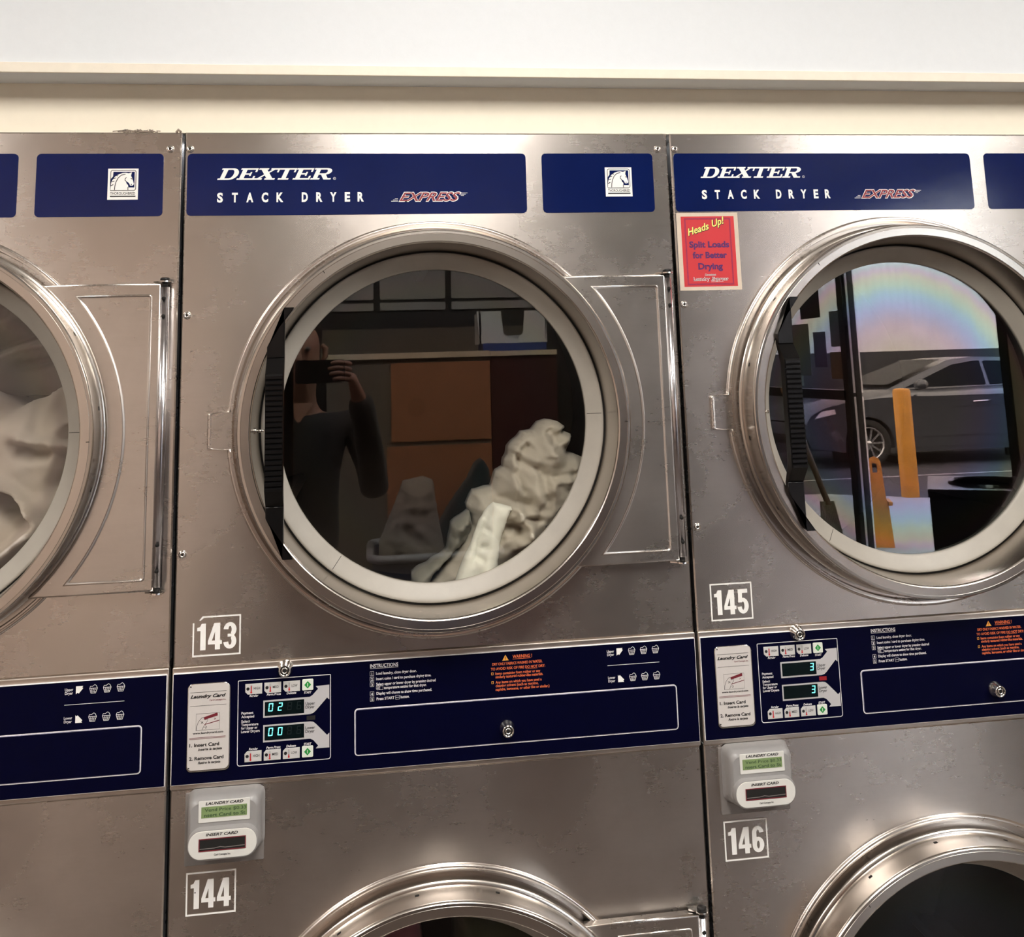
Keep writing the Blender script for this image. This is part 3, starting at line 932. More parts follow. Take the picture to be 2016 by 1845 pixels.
def control_meshes(up, lo, led):
    D = {}
    mb = MB()
    # pale metal tray with a navy face
    mb.slab(rr(.0024, CZ0 + .0005, .7976, CZ1 - .0005, .002, 2), .012, -.0030, 'steel_trim', .0016)
    D['panel_tray'] = mb.mesh('panel_tray')
    mb = MB()
    yf = -.0062
    mb.slab(rr(.0040, .9735, .7960, 1.1258, .0015, 2), -.003, yf, 'navy_panel', .0009, 'line')
    # outlines: keypad field
    kp = rr(.0968, .9928, .2318, 1.1106, (.004, .004, .0015, .0015), 3)
    mb.frame(kp, inset(kp, .0010), yf - .0002, 'line')
    D['panel_face'] = mb.mesh('panel_face')
    mb = MB()
    co = rr(.0257, .9905, .0866, 1.1108, (.007, .007, .009, .007))
    mb.slab(co, yf, yf - .0022, 'chrome', .0009)
    mb.slab(rr(.0268, .9930, .0852, 1.1098, .0068), yf - .002, yf - .0026, 'plate', .0002)
    y = yf - .0029
    for z in (1.0988, 1.0802):
        mb.rect(.0296, z, .0810, z + .0004, y, 'ink')
    mb.text('Laundry Card', .0298, 1.0912, .0042, 'ink', y, wd=.0506, bold=.04, shear=.35)
    mb.text('Card Concepts Inc.', .0805, 1.0862, .0022, 'maroon', y, wd=.0235, align='R', bold=.015)
    z0, z1 = 1.0470, 1.0695
    mb.ribbon([(.0385, z0), (.0717, z0), (.0717, z1), (.0385, z1)], .0004, y, 'ink', True)
    mb.flat([(.0500, 1.0610), (.0690, 1.0655), (.0688, 1.0692), (.0672, 1.0694), (.0494, 1.0645)], y, 'maroon')
    mb.ribbon([(.0390, .0472 + 1), (.0395, 1.0530), (.0420, 1.0590), (.0465, 1.0640), (.0494, 1.0645)], .0005, y, 'ink')
    mb.ribbon([(.0470, 1.0475), (.0505, 1.0540), (.0545, 1.0590), (.0550, 1.0618), (.0510, 1.0606)], .0005, y, 'ink')
    mb.ribbon([(.0505, 1.0545), (.0715, 1.0590)], .0009, y, 'maroon')
    mb.ribbon([(.0518, 1.0530), (.0538, 1.0508), (.0524, 1.0490), (.0508, 1.0512)], .0006, y, 'ink')
    mb.ribbon([(.0455, 1.0560), (.0485, 1.0590)], .0005, y, 'ink')
    mb.ribbon([(.0450, 1.0590), (.0490, 1.0562)], .0005, y, 'ink')
    mb.text('→' if False else '>', .0640, 1.0600, .0030, 'maroon', y, bold=.02)
    mb.text('www.laundrycard.com', .0342, 1.0420, .0026, 'ink', y, wd=.0430, bold=.024)
    for z in (1.0368, 1.0352):
        mb.rect(.0295, z, .0806, z + .0005, y, 'maroon')
    mb.text('1. Insert Card', .0297, 1.0250, .0044, 'ink', y, wd=.0420, bold=.030)
    mb.text('Inserte la tarjeta', .0421, 1.0194, .0032, 'ink', y, wd=.0336, bold=.028, shear=.3)
    mb.text('2. Remove Card', .0296, 1.0070, .0044, 'ink', y, wd=.0486, bold=.030)
    mb.text('Retire la tarjeta', .0421, 1.0014, .0032, 'ink', y, wd=.0316, bold=.028, shear=.3)
    for x, z in ((.0302, 1.1068), (.0292, .9966)):
        mb.flat([(x + .0011 * math.cos(i * PI / 6), z + .0011 * math.sin(i * PI / 6)) for i in range(12)], y, 'ink')
    D['card_plate'] = mb.mesh('card_plate')
    # grey arrows that frame the displays
    mb = MB()
    y = yf - .0003
    mb.flat([(.1336, 1.0566), (.2010, 1.0568), (.2060, 1.0582), (.2100, 1.0614), (.2262, 1.0782), (.2295, 1.0753), (.2295, 1.0960), (.2096, 1.0953), (.2131, 1.0914), (.2050, 1.0832), (.2010, 1.0810), (.1336, 1.0804)], y, 'arrow')
    mb.flat([(.1338, 1.0228), (.2015, 1.0230), (.2060, 1.0210), (.2133, 1.0128), (.2098, 1.0090), (.2295, 1.0090), (.2295, 1.0292), (.2262, 1.0264), (.2097, 1.0432), (.2060, 1.0460), (.2020, 1.0468), (.1338, 1.0466)], y, 'arrow')
    for z, s in ((1.0700, 'Upper'), (1.0365, 'Lower')):
        mb.text(s, .1948, z, .0040, 'ink', y - .0002, wd=.0138, bold=.014)
        mb.text('Dryer', .1948, z - .0050, .0040, 'ink', y - .0002, wd=.0132, bold=.014)
    D['arrow_print'] = mb.mesh('arrow_print')
    for nm, zb, txt in (('upper', 1.0592, up), ('lower', 1.0254, lo)):
        mb = MB()
        mb.slab(R4(.1360, zb, .1928, zb + .0190), y, y - .0004, 'screen')
        for i, ch in enumerate(txt):
            mt = 'digit'
            if ch == ' ':
                continue
            if ch in 'ghij':
                mt, ch = 'ghost', '8' if ch != 'i' else '6'
            seven(mb, ch, .1408 + .0136 * i, zb + .0058, .0064, .0112, mt, y - .0006)
        D['display_' + nm] = mb.mesh('display')
    mb = MB()
    mb.rect(.1965, 1.0488, .2090, 1.0548, y - .0001, 'ledred' if led else 'ink')
    D['sensor_window'] = mb.mesh('sensor_window')
    for nm, sgn, zt in (('top', 1, 1.0904), ('bottom', -1, .9980)):
        for i, (x0, s, fill) in enumerate(((.1076, 'HIGH', .9), (.1350, 'MED', .6), (.1624, 'LOW', .3))):
            mb = MB()
            h = .0146
            c = .0036
            body = [(x0, zt + c), (x0 + c, zt), (x0 + .0243, zt), (x0 + .0243, zt + h), (x0, zt + h)] if sgn > 0 else [(x0, zt), (x0 + .0243, zt), (x0 + .0243, zt + h), (x0 + c, zt + h), (x0, zt + h - c)]
            mb.slab(body, yf, yf - .0009, 'button', .0004)
            yy = yf - .0011
            cc = (x0 + .0038, zt + .0078)
            mb.flat([(cc[0] + .0023 * math.cos(k * PI / 8), cc[1] + .0023 * math.sin(k * PI / 8)) for k in range(16)], yy, 'ink')
            tx = x0 + .0086
            mb.ribbon([(tx - .0007, zt + .0034), (tx - .0007, zt + .0128), (tx + .0007, zt + .0128), (tx + .0007, zt + .0034)], .0003, yy, 'ink', True)
            mb.rect(tx - .0007, zt + .003, tx + .0007, zt + .0034 + .0092 * fill, yy - .0001, 'red')
            mb.flat([(tx + .0014 * math.cos(k * PI / 6), zt + .0028 + .0014 * math.sin(k * PI / 6)) for k in range(12)], yy - .0001, 'red')
            mb.text(s, x0 + .0122, zt + .0064, .0034, 'ink', yy, wd=.0090 if s == 'HIGH' else .0084, bold=.008)
            D['tb_%s_%d' % (nm, i)] = mb.mesh('temperature_button')
        mb = MB()
        x0 = .1898
        mb.slab(rr(x0, zt, x0 + .0163, zt + .0156, .0016, 3), yf, yf - .0010, 'startb', .0005)
        cx, cz = x0 + .0081, zt + .0078
        mb.flat([(cx - .0050, cz), (cx, cz - .0052), (cx + .0050, cz), (cx, cz + .0052)], yf - .0012, 'green')
        mb.rect(cx - .0005, cz - .0024, cx + .0005, cz + .0024, yf - .0013, 'startb')
        D['sb_' + nm] = mb.mesh('start_button')
    mb = MB()
    y = yf - .0003
    for z in (1.0868, 1.0138):
        mb.text('Regular', .1136, z, .0030, 'line', y, wd=.0130, bold=.020, shear=.25)
        mb.text('Perm.Press', .1385, z, .0030, 'line', y, wd=.0205, bold=.020, shear=.25)
        mb.text('Delicate', .1672, z, .0030, 'line', y, wd=.0140, bold=.020, shear=.25)
        mb.text('START', .1924, z - .0010 if z > 1.05 else z + .0006, .0032, 'line', y, wd=.0112, bold=.018, shear=.2)
    for z, s, wd in ((1.0634, 'Payment', .0172), (1.0584, 'Accepted', .0184), (1.0520, 'Select', .0125), (1.0474, 'Temperature', .0245), (1.0428, 'for Upper or', .0232), (1.0380, 'Lower Dryers', .0265)):
        mb.text(s, .1023, z, .0034, 'line', y, wd=wd, bold=.020)
    D['keypad_print'] = mb.mesh('keypad_print')
    mb = MB()
    mb.text('INSTRUCTIONS', .2899, 1.1153, .0050, 'line', y, wd=.0420, bold=.018)
    mb.rect(.2899, 1.1138, .3319, 1.1143, y, 'line')
    for i, (z, s, wd, x) in enumerate(((1.1050, 'Load laundry, close dryer door.', .0605, .2988), (1.0974, 'Insert coins / card to purchase drying time.', .0825, .2988), (1.0898, 'Select upper or lower dryer by pressing desired', .0890, .2988),
                                       (1.0841, 'temperature setting for that dryer.', .0640, .3102), (1.0768, 'Display will change to show time purchased.', .0830, .2990), (1.0692, 'Press START', .0265, .2992))):
        mb.text(s, x, z, .0037, 'line', y, wd=wd, bold=.018)
    mb.text('button.', .3350, 1.0695, .0037, 'line', y, wd=.0130, bold=.018)
    for k, z in zip('12345', (1.1050, 1.0972, 1.0896, 1.0766, 1.0690)):
        mb.ribbon(R4(.2898, z - .0008, .2952, z + .0050), .0005, y, 'line', True)
        mb.text(k, .2925, z, .0036, 'line', y, align='C', bold=.024)
    mb.ribbon([(.2990, 1.0852), (.3000, 1.0836), (.3088, 1.0836), (.3088, 1.0888), (.2990, 1.0888)], .0005, y, 'line', True)
    mb.ribbon([(.3040, 1.0838), (.3040, 1.0886)], .0005, y, 'line')
    mb.ribbon([(.3015 + .0012 * math.cos(k), 1.0862 + .0012 * math.sin(k)) for k in (0, 1, 2, 3, 4, 5)], .0006, y, 'line', True)
    mb.ribbon(R4(.3275, 1.0684, .3332, 1.0740), .0005, y, 'line', True)
    mb.ribbon([(.3275, 1.0712), (.3332, 1.0712)], .0006, y, 'line')
    D['instruction_print'] = mb.mesh('instruction_print')
    mb = MB()
    mb.flat([(.4900, 1.1122), (.5000, 1.1122), (.4950, 1.1205)], y, 'amber')
    mb.rect(.4946, 1.1145, .4954, 1.1180, y - .0001, 'navy_panel')
    mb.rect(.4946, 1.1130, .4954, 1.1138, y - .0001, 'navy_panel')
    mb.text('WARNING !', .5062, 1.1148, .0046, 'orange', y, wd=.0300, bold=.018)
    mb.rect(.5060, 1.1133, .5345, 1.1138, y, 'orange')
    for z, s, wd, x in ((1.1060, 'DRY ONLY FABRICS WASHED IN WATER.', .0775, .4746), (1.0992, 'TO AVOID RISK OF FIRE DO NOT DRY:', .0838, .4722), (1.0925, 'Items containing foam rubber or any', .0695, .4788),
                        (1.0876, 'similarly textured rubber-like materials.', .0735, .4790), (1.0800, 'Any items on which you have used a', .0710, .4790), (1.0750, 'cleaning solvent (such as gasoline,', .0660, .4790), (1.0697, 'naphtha, kerosene, or other like or similar.)', .0830, .4788)):
        mb.text(s, x, z, .0037, 'orange', y, wd=wd, bold=.018)
    mb.rect(.5265, 1.0982, .5440, 1.0986, y, 'orange')
    for z in (1.0928, 1.0802):
        mb.ribbon(R4(.4730, z, .4756, z + .0032), .0008, y, 'amber', True)
    D['warning_print'] = mb.mesh('warning_print')
    mb = MB()
    for z, s, sg in ((1.1128, 'Upper', 1), (1.0745, 'Lower', -1)):
        mb.text(s, .6540, z, .0036, 'line', y, wd=.0115, bold=.018)
        mb.text('Dryer', .6542, z - .0048, .0036, 'line', y, wd=.0110, bold=.018)
        if sg > 0:
            mb.flat([(.6692, 1.1078), (.6692, 1.1185), (.6790, 1.1185), (.6778, 1.1168), (.6792, 1.1155), (.6733, 1.1085), (.6715, 1.1098)], y, 'white')
        else:
            mb.flat([(.6698, 1.0690), (.6792, 1.0690), (.6780, 1.0705), (.6795, 1.0722), (.6728, 1.0792), (.6715, 1.0778), (.6698, 1.0795)], y, 'white')
        for i in range(3):
            bx, bz = .6880 + .0190 * i, z - .0050
            k = .00045
            mb.ribbon([(bx, bz + .0066), (bx + .0020, bz), (bx + .0085, bz), (bx + .0108, bz + .0066)], k * 1.5, y, 'line')
            mb.ribbon([(bx, bz + .0066), (bx + .0108, bz + .0066)], k * 1.6, y, 'line')
            mb.ribbon([(bx, bz + .0066), (bx + .0012, bz + .0095), (bx + .0038, bz + .0092), (bx + .0072, bz + .0115), (bx + .0092, bz + .0100), (bx + .0108, bz + .0066)], k * 1.5, y, 'line')
            for q in (.003, .0054, .0078):
                mb.ribbon([(bx + .0018 + (q - .002) * .8, bz), (bx + q, bz + .0066)], k, y, 'line')
            for q in (.0018, .0042):
                mb.ribbon([(bx + .002 - q * .3, bz + q), (bx + .0085 + q * .35, bz + q)], k, y, 'line')
    mb.rect(.6540, 1.0938, .7368, 1.0945, y, 'line')
    D['basket_print'] = mb.mesh('basket_print')
    # coin box door
    mb = MB()
    dr = rr(.2663, .9938, .7626, 1.0597, .0055, 4)
    mb.frame(dr, inset(dr, .0016), yf - .0004, 'line')
    mb.slab(inset(dr, .0014), yf, yf - .0012, 'navy_panel', .0008, 'navy_edge')
    D['coin_box_door'] = mb.mesh('coin_box_door')
    return D


CACHE = {}


def dryer(k, label, up='    ', lo='    ', led=False, strained=False):
    x0 = -.207 + .8 * k
    R = thing('stack_dryer', label, 'clothes dryer', (x0, 0, 0), 'stacked clothes dryers')
    if not CACHE:
        CACHE.update(strips())
        CACHE['doors'] = door_meshes()
        CACHE['screw'] = screw_mesh()
        CACHE['lock'] = lock_mesh()
        CACHE['upper_panel'] = panel_mesh(UZ, CZ1 - .0008, 1.9408)
        CACHE['lower_panel'] = panel_mesh(LZ, .075, CZ0 + .0008)
        mb = MB()
        t_ = .012
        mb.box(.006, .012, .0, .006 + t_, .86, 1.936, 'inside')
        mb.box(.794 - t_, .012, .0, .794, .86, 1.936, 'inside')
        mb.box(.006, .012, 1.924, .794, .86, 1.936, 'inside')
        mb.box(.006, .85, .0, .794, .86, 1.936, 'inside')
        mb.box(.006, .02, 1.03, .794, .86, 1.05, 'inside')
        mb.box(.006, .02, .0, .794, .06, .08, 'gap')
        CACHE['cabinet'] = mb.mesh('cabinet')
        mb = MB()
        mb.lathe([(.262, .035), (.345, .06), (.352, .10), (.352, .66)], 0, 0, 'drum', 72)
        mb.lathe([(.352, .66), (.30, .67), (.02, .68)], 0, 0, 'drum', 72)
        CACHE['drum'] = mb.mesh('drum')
        CACHE['drum_baffle'] = []
        for a in (1.55, 1.55 + 2 * PI / 3, 1.55 + 4 * PI / 3):
            mb = MB()
            c, s = math.cos(a), math.sin(a)
            q = [(r * c - t2 * s, yy, r * s + t2 * c) for yy in (.10, .62) for r, t2 in ((.352, -.03), (.275, -.008), (.275, .008), (.352, .03))]
            mb.add(q, [[0, 1, 5, 4], [1, 2, 6, 5], [2, 3, 7, 6], [0, 3, 2, 1], [4, 5, 6, 7]], 'drum')
            CACHE['drum_baffle'].append(mb.mesh('drum_baffle'))
    Cc = CACHE
    link('cabinet', Cc['cabinet'], R)
    link('upper_panel', Cc['upper_panel'], R)
    link('lower_panel', Cc['lower_panel'], R)
    ns = link('name_strip', Cc['name_strip'], R)
    for n in ('wordmark', 'lettering', 'express_mark'):
        link(n, Cc[n], ns)
    bs = link('badge_strip', Cc['badge_strip'], R)
    link('horse_badge', Cc['horse_badge'], bs)
    for u, z in ((.0105, 1.9132), (.7800, 1.9132), (.0115, 1.6488), (.0125, 1.2920)):
        link('screw', Cc['screw'], R, (u, 0, z))
    cd = control_meshes(up, lo, led)
    P = link('control_panel', cd['panel_tray'], R)
    for n in ('panel_face', 'card_plate', 'arrow_print', 'sensor_window', 'keypad_print', 'instruction_print', 'warning_print', 'basket_print'):
        link(n, cd[n], P)
    for n in ('upper', 'lower'):
        link('display', cd['display_' + n], P)
    for n in ('top', 'bottom'):
        for i in range(3):
            link('temperature_button', cd['tb_%s_%d' % (n, i)], P)
        link('start_button', cd['sb_' + n], P)
    link('panel_lock', Cc['lock'], P, (.1650, -.003, 1.1228))
    cb = link('coin_box_door', cd['coin_box_door'], R)
    link('lock', Cc['lock'], cb, (.4945, -.0072, 1.0161))
    for nm, cz in (('upper_door', UZ), ('lower_door', LZ)):
        dd = Cc['doors']
        d = link(nm, None, R, (CU, 0, cz))
        d.empty_display_size = .02
        for n in ('door_ring', 'gasket', 'handle', 'latch_stud', 'hinge_plate', 'hinge_rod'):
            link(n, dd[n], d)
        link('window', dd['window_lower' if cz == LZ else 'window_strained' if strained else 'window'], d)
        link('hinge_bracket', dd['hinge_bracket_top'], d)
        link('hinge_bracket', dd['hinge_bracket_bottom'], d)
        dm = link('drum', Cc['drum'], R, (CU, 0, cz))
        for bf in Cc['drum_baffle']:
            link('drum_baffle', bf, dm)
    return R


dryer(-1, 'stainless stack dryer at the left end, beige bedding filling its upper window')
dryer(0, 'stainless stack dryer numbered 143 and 144, cream laundry in its upper window', '02gi', '00ji')
dryer(1, 'stainless stack dryer numbered 145 and 146, at the right end with the red notice', '   3', '   3', True, True)


# ------------------------------------------------------------------ card readers, number stickers, notice
def card_reader(x, z, label):
    R = thing('card_reader', label, 'card reader', (x, 0, z), 'laundry card readers')
    mb = MB()
    mb.slab(rr(.0247, .8645, .1361, .9610, .0018, 3), 0.0, -.0028, 'reader_plate', .0008)
    link('backplate', mb.mesh('backplate'), R)
    mb = MB()   # moulded housing that swells towards the card slot
    def sect(d, y, top):
        x0, x1, z0, z1 = .0318 + d, .1338 - d, .8838 + d, .9660 - d - top
        return [(px, y, pz) for px, pz in rr(x0, z0, x1, z1, (.016, .016, .012, .012), 6)]
    secs = [sect(-.0035, -.002, .0035), sect(-.0010, -.008, .002), sect(0, -.018, .0015), sect(.0010, -.026, .002), sect(.003, -.0305, .0030), sect(.0055, -.0325, .004)]
    n = len(secs[0])
    vs = [p for s in secs for p in s]
    fs = [[q * n + i, q * n + (i + 1) % n, (q + 1) * n + (i + 1) % n, (q + 1) * n + i] for q in range(len(secs) - 1) for i in range(n)]
    mb.add(vs, fs, 'reader', True)
    mb.add(secs[-1], [list(range(n))], 'reader')
    lip = [rr(.0338, .8850, .1322, .9270, .019, 8), rr(.0344, .8856, .1316, .9264, .0187, 8), rr(.0356, .8868, .1304, .9252, .0182, 8)]
    n = len(lip[0])
    vs = [(px, y, pz) for L_, y in zip(lip, (-.020, -.0405, -.0420)) for px, pz in L_]
    mb.add(vs, [[q * n + i, q * n + (i + 1) % n, (q + 1) * n + (i + 1) % n, (q + 1) * n + i] for q in range(2) for i in range(n)], 'reader', True)
    mb.flat(lip[2], -.0420, 'reader')
    link('housing', mb.mesh('housing'), R)
    mb = MB()
    y = -.0325
    mb.slab(rr(.0480, .9318, .1190, .9600, .0012, 3), y, y - .0008, 'face', .0003)
    mb.text('LAUNDRY CARD', .0575, .9548, .0034, 'ink', y - .0011, wd=.0524, bold=.03, shear=.25)
    link('face_label', mb.mesh('face_label'), R)
    mb = MB()
    mb.slab(R4(.0520, .9378, .1150, .9524), y - .0007, y - .0012, 'lcd')
    mb.text('Vend Price $0.33', .0565, .9462, .0042, 'lcdink', y - .0014, wd=.0575, bold=.012)
    mb.text('nsert Card to St', .0560, .9394, .0042, 'lcdink', y - .0014, wd=.0570, bold=.024)
    link('display', mb.mesh('display'), R)
    mb = MB()
    y = -.0420
    mb.slab(rr(.0362, .8880, .1298, .9242, .0172, 10), y, y - .0010, 'face', .0005)
    mb.text('INSERT CARD', .0600, .9180, .0034, 'ink', y - .0013, wd=.0440, bold=.03, shear=.25)
    mb.text('Card Concepts Inc.', .0830, .8922, .0026, 'ink', y - .0013, wd=.0226, align='C', bold=.02)
    link('slot_plate', mb.mesh('slot_plate'), R)
    mb = MB()
    mb.frame(R4(.0505, .8985, .1150, .9150), R4(.0518, .8998, .1137, .9137), y - .0016, 'maroon')
    mb.slab(R4(.0510, .8990, .1145, .9145), y - .0010, y - .0014, 'gap')
    mb.ribbon([(.0520, .9020), (.0720, .9022), (.0800, .9034), (.0870, .9022), (.1135, .9030)], .0009, y - .0017, 'reader_plate')
    link('card_slot', mb.mesh('card_slot'), R)
    return R


card_reader(-.207, 0, 'grey card reader above the number 144 on the middle dryer')
card_reader(.593, 0, 'grey card reader above the number 146 on the right dryer')


def number_sticker(txt, x0, z0, label, clipped=False):
    mb = MB()
    wd, h, y = .0696, .0565, -.0006
    k = .0022
    o = R4(x0, z0, x0 + wd, z0 + h)
    if clipped:   # its top left corner is torn away
        mb.flat(R4(x0, z0, x0 + k, z0 + h * .84), y, 'white')
        mb.flat(R4(x0 + wd * .20, z0 + h - k, x0 + wd, z0 + h), y, 'white')
        mb.flat([(x0 + wd * .13, z0 + h * .90), (x0 + wd * .16, z0 + h * .89), (x0 + wd * .23, z0 + h - k), (x0 + wd * .20, z0 + h)], y, 'white')
    else:
        mb.flat(R4(x0, z0, x0 + k, z0 + h), y, 'white')
        mb.flat(R4(x0, z0 + h - k, x0 + wd, z0 + h), y, 'white')
    mb.flat(R4(x0 + wd - k, z0, x0 + wd, z0 + h), y, 'white')
    mb.flat(R4(x0, z0, x0 + wd, z0 + k), y, 'white')
    glyphs(mb, txt, x0 + .0055, z0 + h * .155, h * .66, wd - .0105, 'white', y, NUM, {'1': .50, '4': .665, '3': .60, '5': .60, '6': .60})
    if txt == '144':   # a small dent in the first digit
        mb.flat([(x0 + .0128 + .0010 * math.cos(i * PI / 5), z0 + .0300 + .0010 * math.sin(i * PI / 5)) for i in range(10)], y - .0003, 'ink')
    o = link('number_sticker', mb.mesh('number_sticker'))
    return tag(o, label, 'number sticker', 'dryer number stickers')


number_sticker('143', -.1773, 1.1460, 'white 143 number sticker with a torn corner on the middle dryer', True)
number_sticker('144', -.1793, .7983, 'white 144 number sticker below the card reader of the middle dryer')
number_sticker('145', .6200, 1.1470, 'white 145 number sticker under the upper door of the right dryer')
number_sticker('146', .6200, .7980, 'white 146 number sticker below the card reader of the right dryer')

S = thing('notice', 'red Heads Up notice about splitting loads, stuck below the strip on the right dryer', 'notice', (.593, 0, 0))
mb = MB()
mb.slab(R4(.0066, 1.6718, .1143, 1.8030), 0, -.0005, 'paper')
link('border', mb.mesh('border'), S)
mb = MB()
y = -.0007
mb.slab(R4(.0140, 1.6780, .1072, 1.7968), -.0004, y, 'signred')
a = R4(.0200, 1.6810, .1005, 1.7935)
mb.frame(a, inset(a, .0006), y - .0002, 'violet')
a = inset(a, .0014)
mb.frame(a, inset(a, .0005), y - .0002, 'violet')
link('red_face', mb.mesh('red_face'), S)
mb = MB()
y = -.0010
for dx, mt, yy, bo in ((.0006, 'ink', y, .045), (0, 'yellow', y - .0002, .018)):
    mb.text('Heads', .0255 + dx, 1.7640 - dx, .0112, mt, yy, wd=.0400, bold=bo, shear=.35, rot=.30)
    mb.text('Up!', .0690 + dx, 1.7785 - dx, .0112, mt, yy, wd=.0235, bold=bo, shear=.35, rot=.30)
for s, z, wd in (('Split Loads', 1.7440, .0700), ('for Better', 1.7260, .0600), ('Drying', 1.7072, .0430)):
    mb.text(s, .0612, z, .0098, 'violet', y, wd=wd, align='C', bold=.040)
for bo, mt, yy in ((.05, 'white', y), (.005, 'maroon', y - .0002)):
    mb.text('Downtown', .0600, 1.6960, .0034, mt, yy, wd=.0200, align='C', bold=bo, shear=.3)
    mb.text('Laundry', .0300, 1.6880, .0056, mt, yy, wd=.0290, bold=bo)
    mb.text('Express', .0605, 1.6880, .0056, mt, yy, wd=.0310, bold=bo, shear=.3)
mb.rect(.0610, 1.6855, .0820, 1.6860, y, 'white')
link('lettering', mb.mesh('lettering'), S)

# lint on top of the left dryer
random.seed(3)
m = MB()
for i in range(40):
    x = -.272 + random.gauss(0, .012)
    m.tube([(x, .002 + random.random() * .006, 1.9405), (x + random.gauss(0, .004), .004, 1.9415 + random.random() * .005), (x + random.gauss(0, .008), .003, 1.941 + random.random() * .003)], .0008, 'lint', 5)
m.tube([(-.219, .003, 1.941), (-.216, .003, 1.946), (-.212, .003, 1.942)], .0022, 'lint', 6)
tag(link('lint', m.mesh('lint')), 'grey lint gathered on top of the left dryer', 'lint', kind='stuff')


# ------------------------------------------------------------------ laundry behind the windows
def seg_d(p, a, b_):
    ab = b_ - a
    t_ = max(0, min(1, (p - a).dot(ab) / max(1e-9, ab.dot(ab))))
    return (p - (a + ab * t_)).length, t_


def cloth_lump(outline, y_edge, y_front, y_back, folds, step=.005, seed=0, rough=.006, scale=16, edge=.03, lean=(0, 0, 0), boost=1.5):
    """a heap of fabric: outline in x-z, front face bulging to y_front with ridges and valleys, closed at the back.
    folds: (points, height, width); positive = ridge towards the viewer. lean = dy per x and z"""
    O = [Vector(p) for p in outline]
    dense = []
    for i in range(len(O)):
        a, b_ = O[i], O[(i + 1) % len(O)]
        k = max(1, int((b_ - a).length / step))
        dense += [a + (b_ - a) * j / k for j in range(k)]
    # irregular hem
    dense = [p + Vector((noise.noise((p.x * 60, seed, p.y * 60)), noise.noise((p.x * 60, seed + 9, p.y * 60)))) * .0022 for p in dense]
    n = len(dense)

    def inside(p):
        c = False
        for i in range(n):
            a, b_ = dense[i], dense[(i + 1) % n]
            if (a.y > p.y) != (b_.y > p.y) and p.x < (b_.x - a.x) * (p.y - a.y) / (b_.y - a.y) + a.x:
                c = not c
        return c
    xs = [p.x for p in dense]
    zs = [p.y for p in dense]
    pts = []
    x = min(xs)
    r = 0
    while x < max(xs):
        z = min(zs) + (step / 2 if r % 2 else 0)
        while z < max(zs):
            p = Vector((x, z))
            if inside(p) and min((p - q).length for q in dense[::2]) > step * .7:
                pts.append(p)
            z += step
        x += step * .87
        r += 1
    res = delaunay_2d_cdt(dense + pts, [], [list(range(n))], 1, 1e-6)
    V, F = res[0], res[2]
    fol = [([Vector(q) for q in f[0]], f[1], f[2]) for f in folds]

    def yf(p, d):
        t_ = min(1, d / edge)
        y = y_edge + (y_front - y_edge) * math.sqrt(max(0, 1 - (1 - t_) ** 2))
        for L_, h, wd in fol:
            h, wd = h * boost, wd * .85
            best, along = 9, 0
            for i in range(len(L_) - 1):
                q, tt = seg_d(p, L_[i], L_[i + 1])
                if q < best:
                    best, along = q, (i + tt) / (len(L_) - 1)
            env = min(1, 4 * along + .35) * min(1, 4 * (1 - along) + .35)
            y -= h * env * math.exp(-(best / wd) ** 2)
        # creases: billowy noise
        q = Vector((p.x * scale, seed * 3.1, p.y * scale))
        nz_ = 0
        for o_, am in ((1, 1), (2.1, .5), (4.3, .26), (8.7, .13)):
            nz_ += am * (1 - 2.2 * abs(noise.noise(q * o_)))
        y -= rough * nz_ * t_
        return y + lean[0] * (p.x - lean[2]) + lean[1] * p.y
    vs = []
    ds = []
    for v in V:
        d = min((v - q).length for q in dense)
        ds.append(d)
        vs.append((v.x, yf(v, d), v.y))
    k = len(vs)
    back = [(v.x, y_back, v.y) for v in V]
    me = bpy.data.meshes.new('cloth')
    faces = [list(f) for f in F] + [[k + i for i in f][::-1] for f in F]
    # rim
    ed = {}
    for f in F:
        for i in range(len(f)):
            a, b_ = f[i], f[(i + 1) % len(f)]
            ed[(a, b_)] = ed.get((a, b_), 0) + 1
    for (a, b_) in list(ed):
        if (b_, a) not in ed:
            faces.append([b_, a, k + a, k + b_])
    me.from_pydata(vs + back, [], faces)
    me.polygons.foreach_set('use_smooth', [True] * len(me.polygons))
    me.update()
    bm = bmesh.new()
    bm.from_mesh(me)
    bmesh.ops.recalc_face_normals(bm, faces=bm.faces)
    bm.to_mesh(me)
    bm.free()
    return me


# plane coordinates of pixels on the plane just behind the door glass
CAMP = Vector((0.0839245, -1.6453291, 1.5578897))


def at(px, py, Y):
    d = rt * ((px - 1007.908) / 2002.08) + dn * ((py - 386.67) / 2002.08) + fw
    p = CAMP + d * ((Y - CAMP.y) / d.y)
    return (p.x, p.z)


def pixel_outline(pts, Y):
    return [at(a, b_, Y) for a, b_ in pts]


Q = lambda pts: pixel_outline(pts, .06)
s_ = 340 / 1742.
z6 = lambda pts: Q([(840 + a * s_, 800 + b_ * s_) for a, b_ in pts])


def garment(name, me, mat, label, cat, group=None):
    me.materials.append(M[mat])
    o = link(name, me)
    me.name = name
    return tag(o, label, cat, group)


